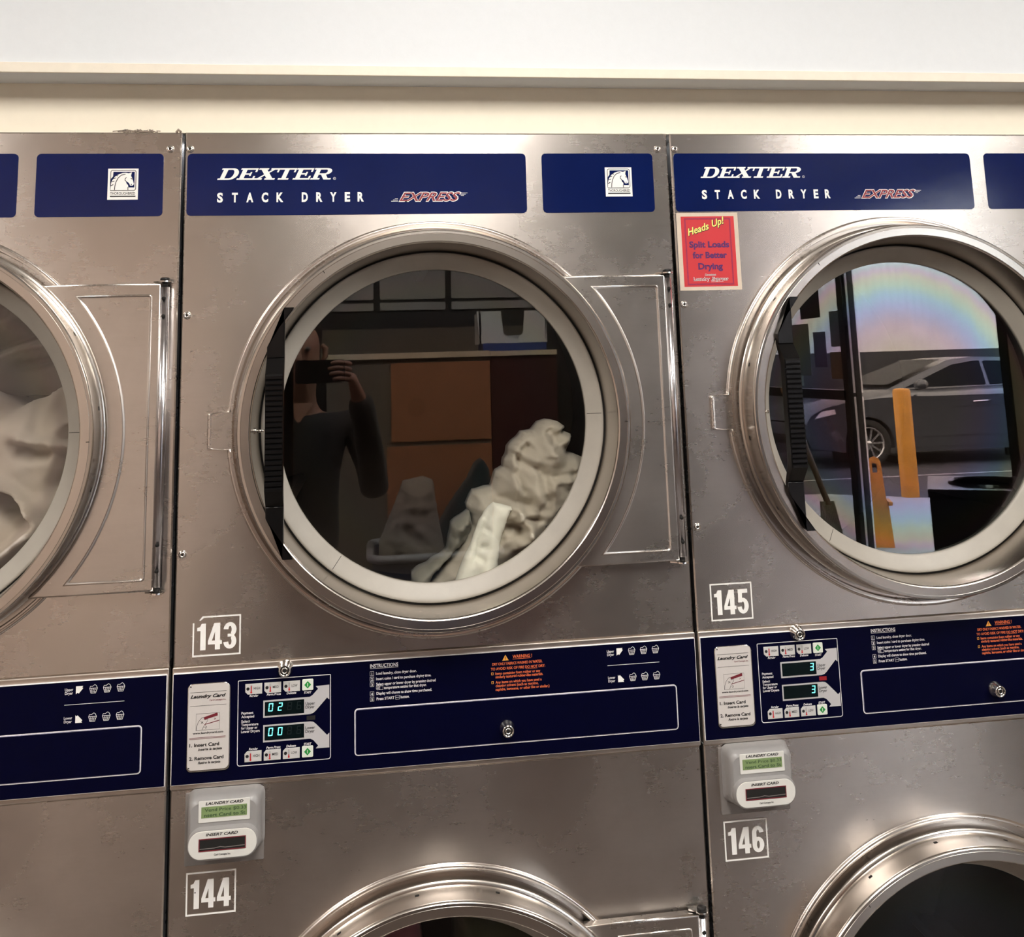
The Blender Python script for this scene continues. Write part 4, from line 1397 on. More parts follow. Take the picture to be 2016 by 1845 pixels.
big = z6([(250, 1560), (330, 1400), (440, 1280), (480, 1230), (440, 1040), (510, 900), (600, 880), (690, 850), (760, 690), (830, 650), (840, 560), (880, 440), (960, 350), (1020, 280), (1130, 255), (1200, 180), (1290, 145),
          (1380, 175), (1450, 215), (1400, 260), (1520, 300), (1470, 400), (1440, 480), (1560, 500), (1640, 540), (1640, 800), (1560, 1000), (1450, 1180), (1250, 1400), (1050, 1560), (840, 1700), (640, 1840), (60, 1900), (40, 1800)])
folds = [(z6([(880, 470), (870, 650), (900, 900)]), .016, .008), (z6([(1020, 300), (930, 420), (890, 470)]), .014, .012), (z6([(1060, 380), (960, 480)]), -.012, .010),
         (z6([(900, 520), (1020, 590), (1150, 640)]), -.014, .007), (z6([(1150, 640), (1190, 800), (1210, 1000)]), -.016, .009), (z6([(1160, 660), (1185, 820), (1195, 980)]), .010, .008),
         (z6([(1230, 540), (1400, 510), (1560, 520)]), .010, .014), (z6([(1230, 720), (1400, 700), (1520, 690)]), -.014, .008), (z6([(1240, 900), (1250, 760), (1330, 720), (1500, 720)]), .012, .010),
         (z6([(1300, 400), (1270, 300), (1230, 240)]), -.018, .012), (z6([(1180, 260), (1250, 420), (1260, 520)]), .010, .014), (z6([(1330, 200), (1400, 290), (1440, 430)]), .008, .012),
         (z6([(640, 960), (800, 940), (930, 960), (1130, 1020)]), -.012, .010), (z6([(890, 1090), (960, 1140), (1020, 1220), (1010, 1320)]), .016, .010), (z6([(770, 1210), (870, 1190), (980, 1240)]), -.018, .009),
         (z6([(950, 1120), (1150, 1140)]), -.012, .005), (z6([(870, 650), (940, 790), (1000, 880)]), -.008, .006), (z6([(1080, 840), (1130, 950), (1060, 1050)]), .007, .008),
         (z6([(900, 1400), (1000, 1350), (1080, 1300)]), .010, .012), (z6([(520, 930), (480, 1040), (500, 1180)]), -.010, .007), (z6([(820, 1000), (900, 1010), (940, 1080)]), .012, .007)]
garment('trousers', cloth_lump(big, .115, .046, .16, folds, .0032, 2, .0085, 15, .05), 'cl_cream', 'crumpled cream cotton trousers in a heap behind the 143 upper window', 'laundry')
band = z6([(650, 950), (760, 975), (880, 1000), (830, 1050), (790, 1140), (750, 1240), (730, 1340), (710, 1480), (690, 1640), (675, 1860), (250, 1860), (310, 1640), (390, 1440), (470, 1250), (510, 1130), (560, 1040)])
folds = [(z6([(640, 960), (560, 1150), (500, 1330), (450, 1560)]), -.006, .004), (z6([(560, 1200), (620, 1230)]), -.005, .004), (z6([(520, 1400), (580, 1370)]), -.005, .004), (z6([(480, 1480), (560, 1520)]), -.004, .004),
         (z6([(700, 1000), (650, 1200), (600, 1500), (560, 1800)]), .004, .012)]
garment('pillowcase', cloth_lump(band, .040, .028, .044, folds, .0042, 5, .0022, 26, .008), 'cl_white', 'bright white folded pillowcase lying over the cream heap in the 143 window', 'laundry')
gg = z6([(20, 1640), (150, 1570), (230, 1490), (240, 1400), (270, 1230), (340, 1170), (450, 1090), (480, 1230), (430, 1380), (330, 1480), (200, 1620), (60, 1780), (20, 1880), (-140, 1880), (-140, 1740)])
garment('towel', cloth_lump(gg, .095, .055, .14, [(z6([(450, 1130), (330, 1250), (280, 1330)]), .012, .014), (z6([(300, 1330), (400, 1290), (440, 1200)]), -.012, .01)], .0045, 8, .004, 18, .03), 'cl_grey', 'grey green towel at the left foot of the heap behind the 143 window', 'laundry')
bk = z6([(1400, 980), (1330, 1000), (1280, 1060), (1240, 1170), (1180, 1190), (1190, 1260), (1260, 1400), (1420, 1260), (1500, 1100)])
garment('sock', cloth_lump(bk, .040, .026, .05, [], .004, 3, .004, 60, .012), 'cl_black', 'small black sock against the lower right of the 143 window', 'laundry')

# left dryer: a big sheet balled up
P7 = lambda pts: Q([(a * 240 / 738., 600 + b_ * 600 / 1845.) for a, b_ in pts])
cxl, czl = -.207 - .8 + CU, UZ
full = [(cxl + .30 * math.cos(2 * PI * i / 40), czl + .30 * math.sin(2 * PI * i / 40)) for i in range(40)]
full = [(x, min(z, czl + .075 + .03 * math.sin(x * 30))) for x, z in full]
folds = [(P7([(-200, 640), (0, 530), (160, 450), (310, 420)]), .022, .020), (P7([(310, 430), (350, 600), (430, 680)]), -.018, .016), (P7([(-100, 430), (200, 430), (330, 360)]), -.025, .022),
         (P7([(80, 800), (200, 830), (330, 850), (430, 855)]), .012, .010), (P7([(100, 860), (200, 900), (330, 880)]), -.014, .014), (P7([(380, 880), (385, 1000), (330, 1130)]), -.016, .012),
         (P7([(430, 740), (380, 830)]), -.016, .012),
         (P7([(-150, 1060), (0, 1085), (100, 1150), (180, 1230), (248, 1335)]), .020, .010), (P7([(-100, 1150), (60, 1190), (130, 1280)]), -.030, .016), (P7([(0, 1250), (100, 1270), (160, 1310)]), -.014, .010),
         (P7([(248, 1345), (160, 1420), (60, 1500), (-60, 1650)]), .022, .012), (P7([(200, 1460), (90, 1560), (0, 1640)]), -.018, .012), (P7([(-100, 700), (50, 760), (200, 740)]), .010, .03)]
garment('bed_sheet', cloth_lump(full, .15, .064, .23, folds, .0042, 11, .012, 7, .10, boost=2.3), 'cl_sheet', 'beige bed sheet balled up behind the upper window of the left dryer', 'laundry')
top = [(cxl + .30 * math.cos(PI * i / 24), czl + .02 + .27 * math.sin(PI * i / 24)) for i in range(25)]
top = [(x, max(z, czl + .06)) for x, z in top]
folds = [(P7([(-200, 380), (0, 300), (150, 250), (330, 240)]), .020, .014), (P7([(-200, 300), (50, 200), (250, 150)]), -.02, .016), (P7([(0, 350), (150, 330), (330, 290)]), -.016, .012), (P7([(-50, 130), (30, 60), (40, -40)]), .014, .02)]
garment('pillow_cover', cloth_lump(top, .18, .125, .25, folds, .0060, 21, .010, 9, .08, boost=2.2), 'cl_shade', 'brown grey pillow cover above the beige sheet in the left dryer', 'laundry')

# lower dryer 144: two added cloths stand in for coloured reflections in its glass
cx, cz = -.207 + CU, LZ
q1 = [(cx - .25, cz + .10), (cx - .16, cz + .19), (cx - .08, cz + .215), (cx - .035, cz + .21), (cx - .02, cz + .10), (cx - .06, cz - .05), (cx - .20, cz - .12), (cx - .28, cz - .02)]
garment('maroon_reflection_cloth', cloth_lump(q1, .10, .06, .2, [], .007, 31, .010, 12, .05), 'cl_maroon', 'added maroon cloth imitating a pink reflection at the left of the lower 144 window', 'laundry')
q2 = [(cx + .03, cz + .21), (cx + .12, cz + .20), (cx + .21, cz + .13), (cx + .25, cz + .02), (cx + .18, cz - .10), (cx + .04, cz - .10), (cx + .02, cz + .05)]
garment('green_reflection_cloth', cloth_lump(q2, .13, .08, .22, [], .007, 37, .010, 12, .05), 'cl_green', 'added dark green cloth imitating a reflection at the right of the lower 144 window', 'laundry')

# ------------------------------------------------------------------ the room behind the camera, seen in the door glass
T_ = thing('vending_cabinet', 'tall cabinet with an orange brown panel and pale top edge, across the aisle', 'cabinet', (0.26, -3.2, 0))
m = MB()
m.box(-.36, -.28, 0, .36, .28, 1.60, 'cab_grey')
link('body', m.mesh('body'), T_)
m = MB()
m.slab(R4(-.08, 1.24, .36, 1.58), .28 - .56, 0, 'cab_orange')
for v in range(len(m.v)):
    x, y, z = m.v[v]
    m.v[v] = (x, .28 if y < -.1 else .292, z)
link('front_panel', m.mesh('front_panel'), T_)
m = MB()
m.box(-.36, .27, 1.60, .36, .305, 1.625, 'cab_edge')
m.box(-.36, -.28, 1.60, .36, .27, 1.618, 'cab_edge')
link('top_edge', m.mesh('top_edge'), T_)
m = MB()
m.box(-.10, .28, .75, .36, .292, 1.22, 'cab_orange')
link('lower_panel', m.mesh('lower_panel'), T_)
T_ = thing('soap_cabinet', 'dark red cabinet beside the orange one, with the white bin on top', 'cabinet', (0.765, -3.2, 0))
m = MB()
m.box(-.14, -.28, 0, .16, .28, 1.60, 'cab_dark')
link('body', m.mesh('body'), T_)
m = MB()
m.box(-.14, -.28, 1.60, .16, .30, 1.622, 'cab_edge')
link('top_edge', m.mesh('top_edge'), T_)
B = thing('storage_bin', 'white open-fronted bin with a blue base on top of the dark red cabinet', 'bin', (0.735, -3.02, 1.622))
m = MB()
pts = [(-.155, .035), (.150, .035), (.155, .18), (.055, .18), (.045, .08), (.02, .055), (-.02, .055), (-.045, .08), (-.055, .18), (-.165, .18)]
n = len(pts)
m.add([(x, .08, z) for x, z in pts] + [(x, .072, z) for x, z in pts], [list(range(n)), list(range(n, 2 * n))[::-1]] + [[i, (i + 1) % n, n + (i + 1) % n, n + i] for i in range(n)], 'binwhite')
m.box(-.155, -.12, .035, -.147, .08, .175, 'binwhite')
m.box(.147, -.12, .035, .155, .08, .175, 'binwhite')
m.box(-.155, -.128, .035, .155, -.12, .075, 'binwhite')
link('tray_body', m.mesh('tray_body'), B)
m = MB()
m.box(-.14, -.128, 0, .15, .085, .035, 'binblue')
link('base', m.mesh('base'), B)
# laundry cart with towels
T_ = thing('laundry_cart', 'navy blue laundry cart with a pale rim in the aisle behind the photographer', 'laundry cart', (0.34, -2.64, 0))
m = MB()
bot, tp = rr(-.20, -.16, .20, .16, .05), rr(-.25, -.21, .25, .21, .06)
n = len(bot)
m.add([(x, y, .25) for x, y in bot] + [(x, y, .83) for x, y in tp] + [(x * .94, y * .94, .83) for x, y in tp] + [(x * .92, y * .92, .27) for x, y in bot],
      [[q * n + i, q * n + (i + 1) % n, (q + 1) * n + (i + 1) % n, (q + 1) * n + i] for q in range(3) for i in range(n)] + [list(range(n)), [3 * n + i for i in range(n)]], 'cartblue')
link('tub', m.mesh('tub'), T_)
m = MB()
pr = [(x * 1.02, y * 1.02) for x, y in tp]
m.tube([(x, y, .835) for x, y in pr + pr[:1]], .016, 'cartrim', 8)
link('rim', m.mesh('rim'), T_)
for sx in (-1, 1):
    for sy in (-1, 1):
        m = MB()
        m.tube([(sx * .17, sy * .13, .26), (sx * .17, sy * .13, .08)], .012, 'cartrim', 8)
        link('leg', m.mesh('leg'), T_)
        m = MB()
        m.tube([(sx * .17 - .012, sy * .13, .04), (sx * .17 + .012, sy * .13, .04)], .04, 'black', 16)
        link('caster', m.mesh('caster'), T_)
me = cloth_lump([(.02, .60), (.14, .66), (.30, .72), (.30, .86), (.24, 1.0), (.20, 1.10), (.12, 1.115), (.08, 1.10), (.06, .95), (.03, .80)], -.02, -.06, .08, [], .014, 41, .02, 9, .05)
o = garment('hand_towel', me, 'cl_towel', 'grey towel piled at the left of the blue laundry cart', 'laundry')
o.rotation_euler = (0, 0, PI)
o.location = (.42, -2.62, 0)
me = cloth_lump([(-.10, .60), (.10, .60), (.12, .80), (.11, .90), (.07, .97), (.02, 1.04), (-.02, 1.09), (-.05, 1.15), (-.08, 1.17), (-.105, 1.13), (-.115, 1.02)], -.02, -.07, .10, [], .014, 47, .02, 8, .06)
o = garment('dark_jacket', me, 'cl_teal', 'dark teal jacket piled at the right of the blue laundry cart', 'laundry')
o.rotation_euler = (0, 0, PI)
o.location = (.475, -2.70, 0)

# litter bin by the shop window
T_ = thing('litter_bin', 'square black litter bin with a round opening by the shop window', 'litter bin', (2.97, -2.90, 0), None, math.radians(30))
m = MB()
b4 = rr(-.27, -.27, .27, .27, .03)
n = len(b4)
m.add([(x, y, 0) for x, y in b4] + [(x, y, .91) for x, y in b4], [[i, (i + 1) % n, n + (i + 1) % n, n + i] for i in range(n)] + [list(range(n))[::-1]], 'canblack')
link('body', m.mesh('body'), T_)
m = MB()
nn = 40
hole = [(.17 * math.cos(2 * PI * i / nn), .17 * math.sin(2 * PI * i / nn)) for i in range(nn)]
def sq(a):
    k = .275 / max(abs(math.cos(a)), abs(math.sin(a)))
    return (k * math.cos(a), k * math.sin(a))
so = [sq(2 * PI * i / nn) for i in range(nn)]
m.add([(x, y, .91) for x, y in so] + [(x, y, .945) for x, y in so] + [(x * 1.1, y * 1.1, .945) for x, y in hole] + [(x * 1.06, y * 1.06, .957) for x, y in hole] + [(x, y, .95) for x, y in hole] + [(x, y, .75) for x, y in hole],
      [[q * nn + i, q * nn + (i + 1) % nn, (q + 1) * nn + (i + 1) % nn, (q + 1) * nn + i] for q in range(5) for i in range(nn)], 'canblack')
link('lid', m.mesh('lid'), T_)

# posters on the tinted pane (backs towards the room)
for y0, y1, z0, z1, mt, lb in ((5.80, 6.16, 1.85, 2.09, 'darkpaint', 'black poster high on the tinted shop window'), (6.03, 6.40, 1.405, 1.812, 'poster', 'large grey poster on the far side of the tinted shop window'),
                               (5.735, 5.953, 1.472, 1.740, 'poster2', 'violet grey poster in the middle of the tinted shop window'), (5.443, 5.645, 1.622, 1.885, 'poster', 'narrow grey poster by the mullion of the tinted shop window'),
                               (5.40, 5.50, 1.91, 2.046, 'darkpaint', 'small dark card beside the mullion, topmost on the tinted shop window'), (5.405, 5.678, 1.385, 1.582, 'poster3', 'brown poster low beside the mullion of the tinted shop window'),
                               (6.195, 6.355, 1.325, 1.412, 'poster4', 'small pale note just above the rail of the tinted shop window')):
    m = MB()
    m.box(RW + .0265, -y1, z0, RW + .0285, -y0, z1, mt)
    tag(link('poster', m.mesh('poster')), lb, 'poster', 'posters on the shop window')
# mop leaning at the shop window
T_ = thing('mop', 'wooden-handled mop leaning against the shop window below the rail', 'mop', (3.40, -5.62, 0))
m = MB()
m.tube([(-.05, .10, .50), (.02, -.75, 1.30)], .022, 'wood', 10)
link('mop_handle', m.mesh('mop_handle'), T_)
m = MB()
m.tube([(-.01, -.40, .965), (-.02, -.33, .90)], .030, 'alu', 10)
link('collar', m.mesh('collar'), T_)
m = MB()
for i in range(9):
    m.tube([(-.05 + .01 * (i - 4), .08, .52), (-.06 + .018 * (i - 4), .16, .25), (-.06 + .026 * (i - 4), .19 + .01 * (i % 3), .0)], .014, 'bristle', 6)
link('mop_head', m.mesh('mop_head'), T_)

# ------------------------------------------------------------------ outside: drive, car, bollards, building
m = MB()
m.box(RW + .1, -30, -.12, 40, 20, -.02, 'asphalt')
struct('road', m)
m = MB()
pts = [(RW + .1, 2), (RW + .1, -9.9), (5.2, -9.75), (6.3, -8.9), (9.0, -6.6), (9.0, 2)]
n = len(pts)
m.add([(x, y, 0) for x, y in pts] + [(x, y, -.1) for x, y in pts], [list(range(n))[::-1]] + [[i, n + i, n + (i + 1) % n, (i + 1) % n] for i in range(n)], 'concrete')
struct('sidewalk', m)
m = MB()
m.box(4.0, -11.2, -.02, 14, -11.12, -.017, 'roadline')
struct('road_line', m)
m = MB()
m.box(0, -15.6, -.1, 30, -15.0, 1.60, 'dado')
m.box(0, -15.6, 1.60, 30, -15.02, 5.5, 'siding')
tag(link('wall_across_drive', m.mesh('wall_across_drive')), kind='structure')

m = MB()
m.box(8.0, 5.0, 0, 40, 5.4, 6.0, 'dado')  # unseen dark wall added for the car's side to reflect
tag(link('wall_added_for_reflection', m.mesh('wall_added_for_reflection')), kind='structure')
for x, y, h, r, lb in ((5.98, -9.2, 1.17, .095, 'yellow steel bollard in front of the parked car'), (7.42, -9.2, 1.05, .07, 'thinner yellow bollard near the car door')):
    m = MB()
    n = 24
    prof = [(r, 0), (r, h - .03), (r * .9, h - .008), (r * .6, h), (.001, h + .004)]
    vs = [(q * math.cos(2 * PI * i / n), q * math.sin(2 * PI * i / n), z) for q, z in prof for i in range(n)]
    m.add(vs, [[k * n + i, k * n + (i + 1) % n, (k + 1) * n + (i + 1) % n, (k + 1) * n + i] for k in range(4) for i in range(n)], 'bollard', True)
    tag(link('bollard', m.mesh('bollard'), None, (x, y, -.02 if x > 7 else 0)), lb, 'bollard', 'yellow bollards')

T_ = thing('caution_cone', 'tall orange folding floor cone with a grip hole on the sidewalk', 'cone', (4.26, -6.58, 0), None, .35)
m = MB()
for sg in (-1, 1):
    o = [(-.095, 0), (.095, 0), (.078, .36), (.062, .36), (.050, .66), (.035, .70), (0, .715), (-.035, .70), (-.050, .66), (-.062, .36), (-.078, .36)]
    n = len(o)
    f = lambda x, z: (x, sg * (.11 - .095 * z / .715), z)
    g = lambda x, z: (x, sg * (.095 - .085 * z / .715), z)
    ho = [(-.022, .58), (.022, .58), (.022, .66), (-.022, .66)]
    lower = [(-.095, 0), (.095, 0), (.078, .36), (.066, .36), (.054, .58), (-.054, .58), (-.066, .36), (-.078, .36)]
    bits = [lower, [(-.054, .58), (-.022, .58), (-.022, .66), (-.050, .66)], [(.022, .58), (.054, .58), (.050, .66), (.022, .66)], [(-.050, .66), (.050, .66), (.035, .70), (0, .715), (-.035, .70)]]
    for bt in bits:
        k = len(bt)
        m.add([f(*p) for p in bt] + [g(*p) for p in bt], [list(range(k)), list(range(k, 2 * k))[::-1]] + [[i, (i + 1) % k, k + (i + 1) % k, k + i] for i in range(k)], 'cone')
link('panels', m.mesh('panels'), T_)
m = MB()
m.box(-.105, -.115, .33, -.075, .115, .36, 'cone')
m.box(.075, -.115, .33, .105, .115, .36, 'cone')
link('hinge_bar', m.mesh('hinge_bar'), T_)

# car: silver grey saloon, nose to the left as mirrored
CY = -12.25
CAR = thing('car', 'grey saloon car parked on the drive outside the shop window', 'car', (0, CY, -.02))
fx, rx, wr = 7.10, 9.80, .33
def arch(xc, r, up):
    return [(xc + r * math.cos(PI * i / 14), .33 + r * math.sin(PI * i / 14)) for i in range(15)]
low = [(6.22, .30)] + [(x, z) for x, z in [(fx - .37, .22)]] + arch(fx, .37, 1)[::-1] + [(fx + .37, .20), (rx - .37, .20)] + arch(rx, .37, 1)[::-1] + [(rx + .37, .24), (10.75, .32), (10.82, .62), (10.75, .90)]
topl = [(6.17, .62), (6.24, .74), (6.45, .84), (6.8, .91), (7.2, .95), (7.6, .97), (8.2, .96), (9.2, .96), (10.2, .97), (10.75, .95)]
side = low + topl[::-1][1:] + [(6.16, .45)]
m = MB()
W2 = .92
for y in (0.0, -1.84):
    m.add([(x, y, z) for x, z in side], [list(range(len(side)))], 'carpaint')
def hw(z):
    return 0 if z <= .96 else 0
top2 = [(6.17, .64, .10), (6.26, .78, .12), (6.5, .89, .14), (6.85, .97, .15), (7.2, 1.03, .15), (7.55, 1.07, .14), (8.2, 1.06, .12), (9.2, 1.08, .12), (10.2, 1.10, .14), (10.74, 1.04, .16)]
k = len(topl)
vs = [(x, 0, z) for x, z in topl] + [(x, -i_, z) for x, z, i_ in top2] + [(x, -1.84 + i_, z) for x, z, i_ in top2] + [(x, -1.84, z) for x, z in topl]
m.add(vs, [[q * k + i, q * k + i + 1, (q + 1) * k + i + 1, (q + 1) * k + i] for q in range(3) for i in range(k - 1)], 'carpaint', True)
m.add([(6.17, 0, .62), (6.17, -1.84, .62), (6.16, -1.84, .45), (6.16, 0, .45)], [[0, 1, 2, 3]], 'carpaint')
m.add([(6.16, 0, .45), (6.16, -1.84, .45), (6.22, -1.84, .30), (6.22, 0, .30)], [[0, 1, 2, 3]], 'black')
m.add([(10.75, 0, .95), (10.75, -1.84, .95), (10.82, -1.84, .62), (10.82, 0, .62)], [[0, 1, 2, 3]], 'carpaint')
for z, h in ((.40, .03), (.26, .02)):
    m.box(fx + .42, -.005, z, rx - .42, .012, z + h, 'carpaint')
m.box(fx + .40, -.002, .80, 10.6, .004, .806, 'gap')
m.box(fx - .40, -.40, .05, fx + .40, -.36, .74, 'gap')
m.box(rx - .40, -.40, .05, rx + .40, -.36, .74, 'gap')
link('body', m.mesh('body'), CAR)
m = MB()   # cabin
bt = [(7.50, 1.06), (10.25, 1.09)]
cab = [(7.45, 1.05, .14), (8.55, 1.46, .30), (8.95, 1.50, .31), (9.5, 1.48, .31), (10.35, 1.09, .16)]
k = len(cab)
vs = [(x, -i_, z) for x, z, i_ in cab] + [(x, -1.84 + i_, z) for x, z, i_ in cab]
m.add(vs, [[i, i + 1, k + i + 1, k + i] for i in range(k - 1)], 'carpaint', True)
for o in (0, k):
    m.add(vs[o:o + k], [list(range(k))], 'carpaint')
link('cabin', m.mesh('cabin'), CAR)
m = MB()
def cabp(x, z, off=.012):
    t_ = (z - 1.05) / .45
    return (x, -(.14 + .165 * t_) + off, z)
m.add([cabp(*p) for p in ((7.78, 1.09), (8.60, 1.395), (8.95, 1.44), (9.05, 1.44), (9.05, 1.10))], [[0, 1, 2, 3, 4]], 'carglass')
m.add([cabp(*p) for p in ((9.12, 1.10), (9.12, 1.44), (9.45, 1.425), (9.95, 1.20), (9.98, 1.12))], [[0, 1, 2, 3, 4]], 'carglass')
m.add([(7.56, -.24, 1.11), (8.50, -.36, 1.455), (8.50, -1.48, 1.455), (7.56, -1.60, 1.11)], [[0, 1, 2, 3]], 'carglass')
for v in range(10, 14):
    x, y, z = m.v[v]
    m.v[v] = (x - .02, y, z + .02)
link('windows', m.mesh('windows'), CAR)
m = MB()
m.tube([(7.86, .02, 1.12), (7.88, .11, 1.13), (7.90, .19, 1.14)], [.05, .075, .06], 'carpaint', 12)
m.tube([(7.90, -.05, 1.07), (7.90, .08, 1.08)], .025, 'black', 8)
link('mirror', m.mesh('mirror'), CAR)
m = MB()
m.tube([(8.72, .012, .865), (8.78, .032, .868), (8.92, .032, .872), (8.98, .012, .874)], .012, 'chrome', 8)
link('door_handle', m.mesh('door_handle'), CAR)
m = MB()
m.add([(6.30, .006, .70), (6.62, .008, .76), (6.60, .008, .82), (6.40, .006, .80)], [[0, 1, 2, 3]], 'headlamp')
link('headlamp', m.mesh('headlamp'), CAR)
for xc in (fx, rx):
    wh = link('wheel', None, CAR, (xc, -.06, .33))
    m = MB()
    m.lathe([(.21, -.06), (.225, .035), (.25, .05), (.315, .045), (.33, .02), (.33, -.14), (.2, -.15)], 0, 0, 'tire', 48)
    for v in range(len(m.v)):
        pass
    link('tire', m.mesh('tire'), wh)
    m = MB()
    m.lathe([(.215, .0), (.228, .04), (.222, .045), (.205, .03), (.20, -.02)], 0, 0, 'rim', 48)
    m.lathe([(.20, -.03), (.001, -.03)], 0, 0, 'gap', 32, False)
    for i in range(10):
        a = 2 * PI * i / 10
        c, s = math.cos(a), math.sin(a)
        q = [(r * c - t2 * s, yy, r * s + t2 * c) for r, t2, yy in ((.03, -.014, .03), (.03, .014, .03), (.205, .022, .02), (.205, -.006, .02))]
        m.add(q, [[0, 1, 2, 3]], 'rim')
    m.lathe([(.045, .02), (.04, .035), (.001, .038)], 0, 0, 'rim', 20)
    link('rim', m.mesh('rim'), wh)


# ------------------------------------------------------------------ the photographer, mirrored in the glass
def skinned(name, nodes, edges, mat, parent, root=0, sub=2):
    """nodes: (x, y, z, radius[, radius2])"""
    me = bpy.data.meshes.new(name)
    bm = bmesh.new()
    ly = bm.verts.layers.skin.verify()
    vs = []
    for i, nd in enumerate(nodes):
        v = bm.verts.new(nd[:3])
        v[ly].radius = (nd[3], nd[4] if len(nd) > 4 else nd[3])
        v[ly].use_root = (i == root)
        vs.append(v)
    for a, b_ in edges:
        bm.edges.new((vs[a], vs[b_]))
    bm.to_mesh(me)
    bm.free()
    me.materials.append(M[mat])
    o = link(name, me, parent)
    md = o.modifiers.new('skin', 'SKIN')
    md.use_smooth_shade = True
    md.branch_smoothing = .6
    sb = o.modifiers.new('sub', 'SUBSURF')
    sb.levels = sb.render_levels = sub
    return o


PE = thing('person', 'person in a black v-neck shirt and dark trousers holding up a phone', 'person', (-.15, -1.98, 0))
# local axes: +y towards the dryers
N = [(0, 0, .92, .135, .10), (0, .0, 1.05, .125, .09), (0, .0, 1.20, .14, .10), (0, 0, 1.34, .15, .095), (0, .0, 1.41, .07, .06), (0, .015, 1.475, .052, .055), (0, .03, 1.53, .062, .072), (0, .035, 1.60, .072, .09), (0, .03, 1.67, .072, .088), (0, .02, 1.715, .05, .06)]
Ed = [(i, i + 1) for i in range(9)]
hands = {}
for sx, hx in ((-1, -.075), (1, .175)):
    b0 = len(N)
    N += [(sx * .17, 0, 1.385, .058), (sx * .235, .02, 1.25, .046), (sx * .25, .05, 1.14, .040), (sx * .20 + hx * .2, .17, 1.30, .037), (hx + sx * .025, .255, 1.47, .027), (hx + sx * .010, .275, 1.515, .030, .018), (hx, .285, 1.55, .030, .016)]
    Ed += [(3, b0)] + [(b0 + i, b0 + i + 1) for i in range(6)]
    hands[sx] = (b0 + 6, hx)
for sx in (-1, 1):
    b0 = len(N)
    N += [(sx * .09, 0, .84, .088), (sx * .10, .01, .68, .075), (sx * .105, .015, .50, .056), (sx * .105, 0, .30, .050), (sx * .105, -.01, .10, .036), (sx * .11, .06, .05, .036, .03), (sx * .115, .15, .035, .034, .024)]
    Ed += [(0, b0)] + [(b0 + i, b0 + i + 1) for i in range(6)]
body = skinned('body', N, Ed, 'skin', PE)
# fingers: own short chains rooted in the palm, wrapped over the phone edge
for sx in (-1, 1):
    hx = hands[sx][1]
    for i, ln in enumerate((.030, .036, .033, .026)):
        z0 = 1.575 - i * .017
        bx_ = hx - sx * .004
        skinned('finger', [(bx_ + sx * .008, .288, z0, .0085), (bx_ - sx * .012, .302, z0 + .006, .0080), (bx_ - sx * .012 - sx * ln * .8, .318, z0 + .010, .0075), (bx_ - sx * .014 - sx * ln * 1.5, .322, z0 + .004, .0062)], [(0, 1), (1, 2), (2, 3)], 'skin', PE, 0, 1)
    skinned('thumb', [(hx + sx * .008, .275, 1.525, .0105), (hx - sx * .015, .275, 1.545, .0095), (hx - sx * .035, .283, 1.565, .0078)], [(0, 1), (1, 2)], 'skin', PE, 0, 1)
# clothes
SN = [(0, 0, .88, .150, .115), (0, 0, 1.05, .140, .105), (0, 0, 1.20, .155, .115), (0, 0, 1.335, .165, .108), (0, -.02, 1.405, .085, .055)]
SE = [(0, 1), (1, 2), (2, 3), (3, 4)]
for sx, hx in ((-1, -.075), (1, .175)):
    b0 = len(SN)
    SN += [(sx * .175, 0, 1.385, .070), (sx * .238, .02, 1.25, .059), (sx * .252, .05, 1.14, .052), (sx * .20 + hx * .2, .17, 1.30, .049), (hx + sx * .027, .255, 1.480, .046)]
    SE += [(3, b0)] + [(b0 + i, b0 + i + 1) for i in range(4)]
skinned('shirt', SN, SE, 'shirt', PE)
m = MB()   # bare v at the neck of the shirt
m.add([(-.050, .090, 1.452), (.050, .090, 1.452), (0, .124, 1.385), (0, .108, 1.452)], [[0, 2, 3], [2, 1, 3]], 'skin', True)
link('neckline', m.mesh('neckline'), PE)
TN = [(0, 0, .95, .145, .11), (0, 0, .88, .14, .11)]
TE = [(0, 1)]
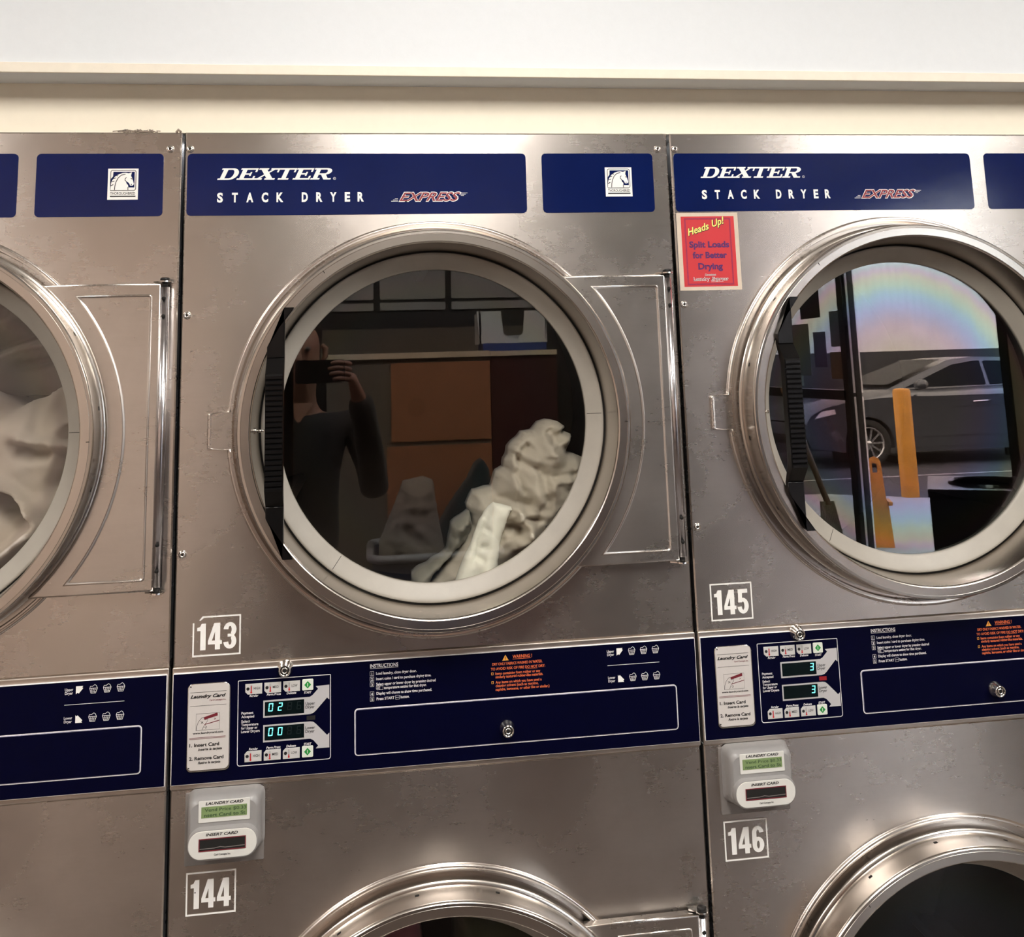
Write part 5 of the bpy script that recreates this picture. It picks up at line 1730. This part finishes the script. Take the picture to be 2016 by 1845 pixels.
for sx in (-1, 1):
    b0 = len(TN)
    TN += [(sx * .09, 0, .82, .100), (sx * .10, .01, .66, .088), (sx * .105, .015, .48, .072), (sx * .105, 0, .28, .066), (sx * .105, -.005, .07, .058)]
    TE += [(1, b0)] + [(b0 + i, b0 + i + 1) for i in range(4)]
skinned('trousers', TN, TE, 'jeans', PE)
for sx in (-1, 1):
    skinned('shoe', [(sx * .108, -.03, .05, .048, .045), (sx * .11, .06, .045, .048, .042), (sx * .115, .17, .036, .044, .032)], [(0, 1), (1, 2)], 'shoe', PE, 0, 2)
skinned('hair', [(0, .0, 1.745, .072, .075), (0, -.05, 1.70, .078, .06), (0, -.068, 1.62, .072, .045), (0, -.06, 1.54, .055, .03)], [(0, 1), (1, 2), (2, 3)], 'hair', PE, 0, 2)
m = MB()
m.tube([(0, .120, 1.640), (0, .135, 1.610), (0, .143, 1.590), (0, .128, 1.578)], [.008, .011, .014, .010], 'skin', 10)
link('nose', m.mesh('nose'), PE)
for sx in (-1, 1):
    m = MB()
    m.tube([(sx * .030, .108, 1.632), (sx * .030, .121, 1.632), (sx * .030, .124, 1.632)], [.009, .008, .003], 'eye', 12)
    m.tube([(sx * .030, .1235, 1.632), (sx * .030, .1255, 1.632)], .005, 'ink', 10)
    link('eye', m.mesh('eye'), PE)
    m = MB()
    m.tube([(sx * .073, .02, 1.645), (sx * .084, .012, 1.635), (sx * .084, .015, 1.605), (sx * .072, .024, 1.590)], [.008, .011, .010, .006], 'skin', 8)
    link('ear', m.mesh('ear'), PE)
m = MB()
m.tube([(-.026, .113, 1.556), (-.010, .123, 1.559), (.010, .123, 1.559), (.026, .113, 1.556)], [.003, .007, .007, .003], 'lip', 8)
link('mouth', m.mesh('mouth'), PE)
PH = thing('phone', 'black phone held up sideways by the photographer', 'phone', (-.07, -1.676, 1.555))
m = MB()
m.slab(rr(-.078, -.037, .078, .037, .010, 5), 0, .008, 'black', .0)
link('case', m.mesh('case'), PH)
m = MB()
m.lathe([(.008, .008), (.0085, .0095), (.006, .0098), (.001, .0092)], .060, .020, 'carglass', 20)
link('lens', m.mesh('lens'), PH)
